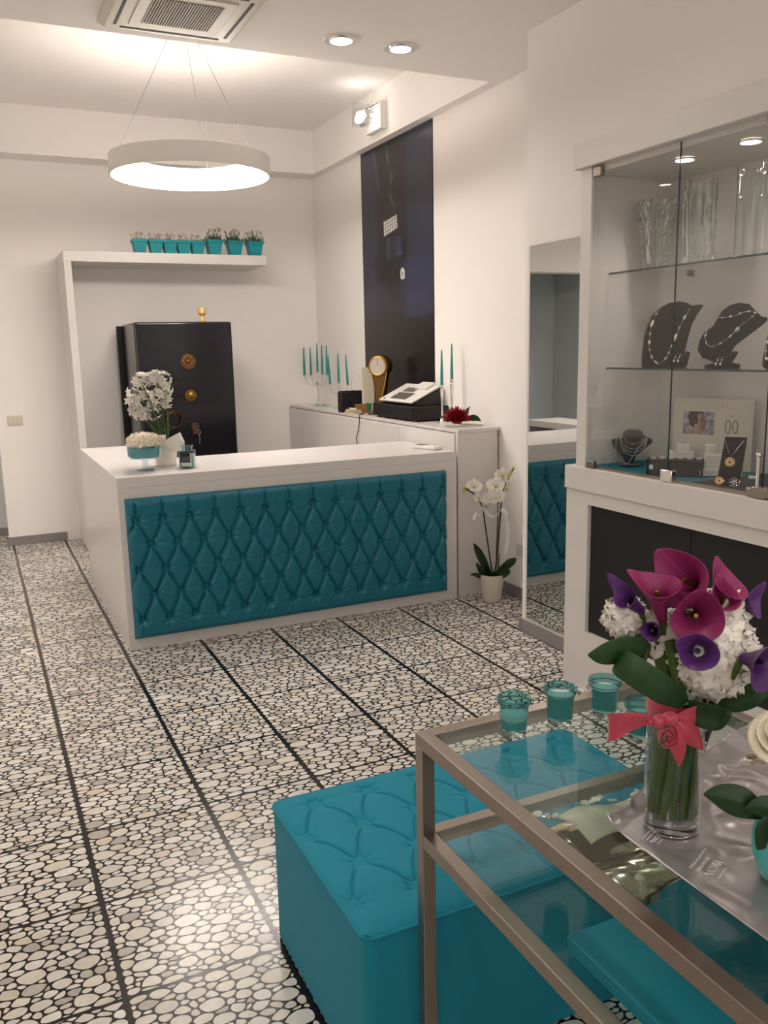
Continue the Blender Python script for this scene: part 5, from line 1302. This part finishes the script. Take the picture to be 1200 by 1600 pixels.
# ------------------------------------------------------------------ pots on the white wall shelf
def herb(lab, x, big, sc, seed):
    rnd = random.Random(seed)
    t = thing('potted_plant', lab, 'potted plant', (x, 7.375, 2.39), 'teal pots on the white wall shelf')
    h = .10 * sc; w0, w1 = .037 * sc, .053 * sc
    mb = MB(); vs = []
    for z, r in ((0, w0), (h * .78, w1 * .95), (h * .78, w1 * 1.03), (h, w1 * 1.08), (h, w1 * .98), (h * .8, w1 * .9)):
        vs += [(x + a * r, 7.375 + b * r, 2.3905 + z) for a, b in ((-1, -1), (1, -1), (1, 1), (-1, 1))]
    mb.add(vs, [(3, 2, 1, 0)] + [(i * 4 + k, i * 4 + (k + 1) % 4, i * 4 + 4 + (k + 1) % 4, i * 4 + 4 + k) for i in range(5) for k in range(4)] + [(20, 21, 22, 23)])
    mb.build('pot', M['potteal'], t, bevel=.002)
    fo = MB(); fl = MB(); zt = 2.3905 + h * .9
    n = 130 if big else 34
    for k in range(n):
        a = rnd.uniform(0, 2 * PI); el = rnd.uniform(.05, 1.3) if big else rnd.uniform(.5, 1.4); L_ = (rnd.uniform(.03, .105) if big else rnd.uniform(.02, .06)) * (sc if not big else 1)
        d = V((math.cos(a) * math.cos(el), math.sin(a) * math.cos(el), math.sin(el) * .75)); p0 = V((x + rnd.uniform(-.7, .7) * w1, 7.375 + rnd.uniform(-.7, .7) * w1, zt)); p1 = p0 + d * L_
        fo.tube([p0, p1], [.0014, .0009], 4)
        for q in range(5 if big else 3):
            c_ = p0.lerp(p1, rnd.uniform(.3, 1.0)); dd_ = V((rnd.gauss(0, 1), rnd.gauss(0, 1), rnd.gauss(.2, 1))).normalized(); Mq = rot(dd_, (0, 0, 1), c_); s_ = rnd.uniform(.008, .014) if big else .006
            fo.add([(0, 0, 0), (s_ * .45, 0, s_ * .5), (0, .001, s_), (-s_ * .45, 0, s_ * .5)], [(0, 1, 2, 3)], Mq)
    fo.build('foliage', M['foliage'] if big else P('thin_herb', '#7c7562', .7), t, fix=False, smooth=0)
    for k in range(12):
        a = rnd.uniform(0, 2 * PI); d = V((math.cos(a) * .5, math.sin(a) * .5, 1)).normalized(); p0 = V((x + rnd.uniform(-.8, .8) * w1, 7.375, zt + (.03 if big else .01))); L_ = rnd.uniform(.05, .09) if big else rnd.uniform(.04, .065)
        fl.tube([p0, p0 + d * L_], .0009, 4)
        for q in range(4): fl.ball(p0 + d * (L_ * (.75 + .1 * q)) + V((rnd.gauss(0, .003), rnd.gauss(0, .003), 0)), .0042, n=4)
    fl.build('blossom_sprays', M['pinkish'] if not big else P('dull_sprays', '#8a7d70', .7), t, fix=False)
nm = ['small teal pot with sparse herb at the outer end of the shelf row', 'second small teal pot from the outer end of the shelf row', 'third small teal pot, the middle one of five small pots', 'fourth small teal pot with hardly any growth',
      'fifth small teal pot, next to the bushy plants', 'first of three bushy plants in taller teal pots on the shelf', 'middle and tallest of three bushy plants in taller teal pots', 'last bushy plant in a taller teal pot by the free shelf end']
for k, (x, big) in enumerate([(1.349, 0), (1.476, 0), (1.591, 0), (1.702, 0), (1.82, 0), (1.961, 1), (2.138, 1), (2.313, 1)]):
    herb(nm[k], x, big, 1.08 if not big else 1.2, k + 40)

# ------------------------------------------------------------------ orchid on the floor
ox, oy = 2.865, 4.475
t = thing('plant_pot', 'tapered cream-white pot on the floor at the sideboard end', 'plant pot', (ox, oy, 0))
MB().lathe([(.0001, 0), (.052, 0), (.056, .006), (.076, .15), (.080, .178), (.076, .18), (.071, .15), (.05, .02), (.0001, .02)], 44, (ox, oy, 0)).build('pot', M['ivory'], t, smooth=60)
MB().lathe([(.0001, .155), (.070, .153)], 24, (ox, oy, 0)).build('bark', M['soil'], t)
t = thing('orchid', 'white moth orchid with two dark flower stems in the cream pot', 'orchid', (ox, oy, .155))
ob0 = V((ox, oy, .16))
def op(u, v, c=0.0): return V((ox, oy, 0)) + RV * ((u - 768) / 261) + UV * ((940 - v) / 256) + TV * c
for pts, wd in [([(765, 905, 0), (752, 875, .02), (742, 852, .03), (737, 841, .03)], .036), ([(770, 905, 0), (785, 882, .03), (800, 868, .05), (806, 866, .05)], .034), ([(764, 908, 0), (752, 893, .03), (745, 880, .05), (740, 872, .05)], .02), ([(760, 906, 0), (748, 897, .03), (738, 892, .04), (731, 893, .04)], .016), ([(772, 906, 0), (782, 892, .06), (792, 884, .08), (793, 882, .08)], .024), ([(768, 905, .0), (770, 890, .05), (768, 880, .09), (764, 885, .12)], .026)]:
    leafstrip([op(*q) for q in pts], [wd * .6, wd * 1.35, wd * 1.25, .003], 'leaf', t, M['leaf2'], tuple(TV * .5 + RV * .8) if abs(pts[-1][0] - 768) < 8 else tuple(UV * .75 + TV * .5), .18)
dk = P('dark_stem', '#33281f', .5)
MB().tube(bez(op(770, 905), op(762, 850), op(753, 790, .02), 8) + bez(op(753, 790, .02), op(748, 765, .03), op(724, 752, .04), 8)[1:], .0048, 8).build('flower_stem', dk, t)
MB().tube(bez(op(772, 905), op(780, 830), op(783, 770, .01), 8) + bez(op(783, 770, .01), op(786, 745, .02), op(800, 724, .03), 8)[1:], .0048, 8).build('flower_stem', dk, t)
MB().cyl(op(774, 903), op(777, 800, .005), .003, n=8).cyl(op(778, 903), op(780, 862), .003, n=8).build('support_stick', dk, t)
def moth(p, d, s, seed):
    rnd = random.Random(seed); Mq = rot(d, (0, 0, 1), p); mb = MB()
    # x = up in this frame
    for ang, ln, wd in ((0, 1.0, .6), (2.15, .95, .6), (-2.15, .95, .6), (1.25, 1.05, 1.15), (-1.25, 1.05, 1.15)):
        def f(u, v, ang=ang, ln=ln, wd=wd):
            w_ = math.sin(PI * min(1, .08 + u * .9)) ** .55 * wd * s * .55; x = u * ln * s; y = (v - .5) * 2 * w_; z = .12 * s * math.sin(u * 2.5) - .12 * s * u * u + .06 * s * (2 * v - 1) ** 2
            return (x * math.cos(ang) - y * math.sin(ang), x * math.sin(ang) + y * math.cos(ang), z)
        mb.grid(f, 6, 6, Mq)
    o = mb.build('flower', M['petal'], t, fix=False, smooth=180)
    MB().ball(Mq @ V((-.08 * s, 0, .14 * s)), .17 * s, (1, 1, .9), 8).ball(Mq @ V((.05 * s, 0, .1 * s)), .1 * s, n=6).build('lip', P('lip_green', '#b3b04a', .5), o)
for (u, v, c_), d, s_, sd in [((738, 749, .04), -RV * .5 + TV, .042, 1), ((763, 768, .05), -RV * .2 + TV - UV * .1, .044, 2), ((746, 768, .04), -RV * .3 + TV * .8 - UV * .3, .032, 3), ((772, 748, .04), TV - RV * .2, .046, 4), ((773, 766, .05), TV + RV * .2 - UV * .2, .046, 5), ((783, 732, .03), TV + RV * .1, .040, 6), ((792, 738, .02), TV * .6 + RV * .8, .03, 7), ((756, 780, .045), TV * .3 - UV, .028, 8)]:
    moth(op(u, v, c_), d, s_ * 1.22, sd)
bd = MB()
for u, v in ((722, 751), (727, 754), (721, 757), (797, 729), (801, 722), (794, 734), (790, 755)): bd.ball(op(u, v, .03), .010, (1, 1, 1.2), 8)
bd.build('buds', P('bud_green', '#aeb562', .5), t)
tul = P('white_tulle', '#e9e6e1', .6, alpha=.55)
for pts in ([(753, 784, .04), (745, 786, .05), (739, 793, .05), (737, 803, .05)], [(754, 784, .04), (752, 792, .06), (745, 796, .06)], [(755, 785, .04), (765, 800, .05), (775, 796, .04), (781, 786, .03)], [(781, 786, .03), (792, 800, .03), (794, 840, .03), (786, 870, .03)], [(782, 786, .03), (788, 790, .05), (792, 797, .05)]):
    ribbon([op(*q) for q in pts], [.012] * len(pts), 'tulle_bow', t, tul, up=tuple(RV * .6 + UV))
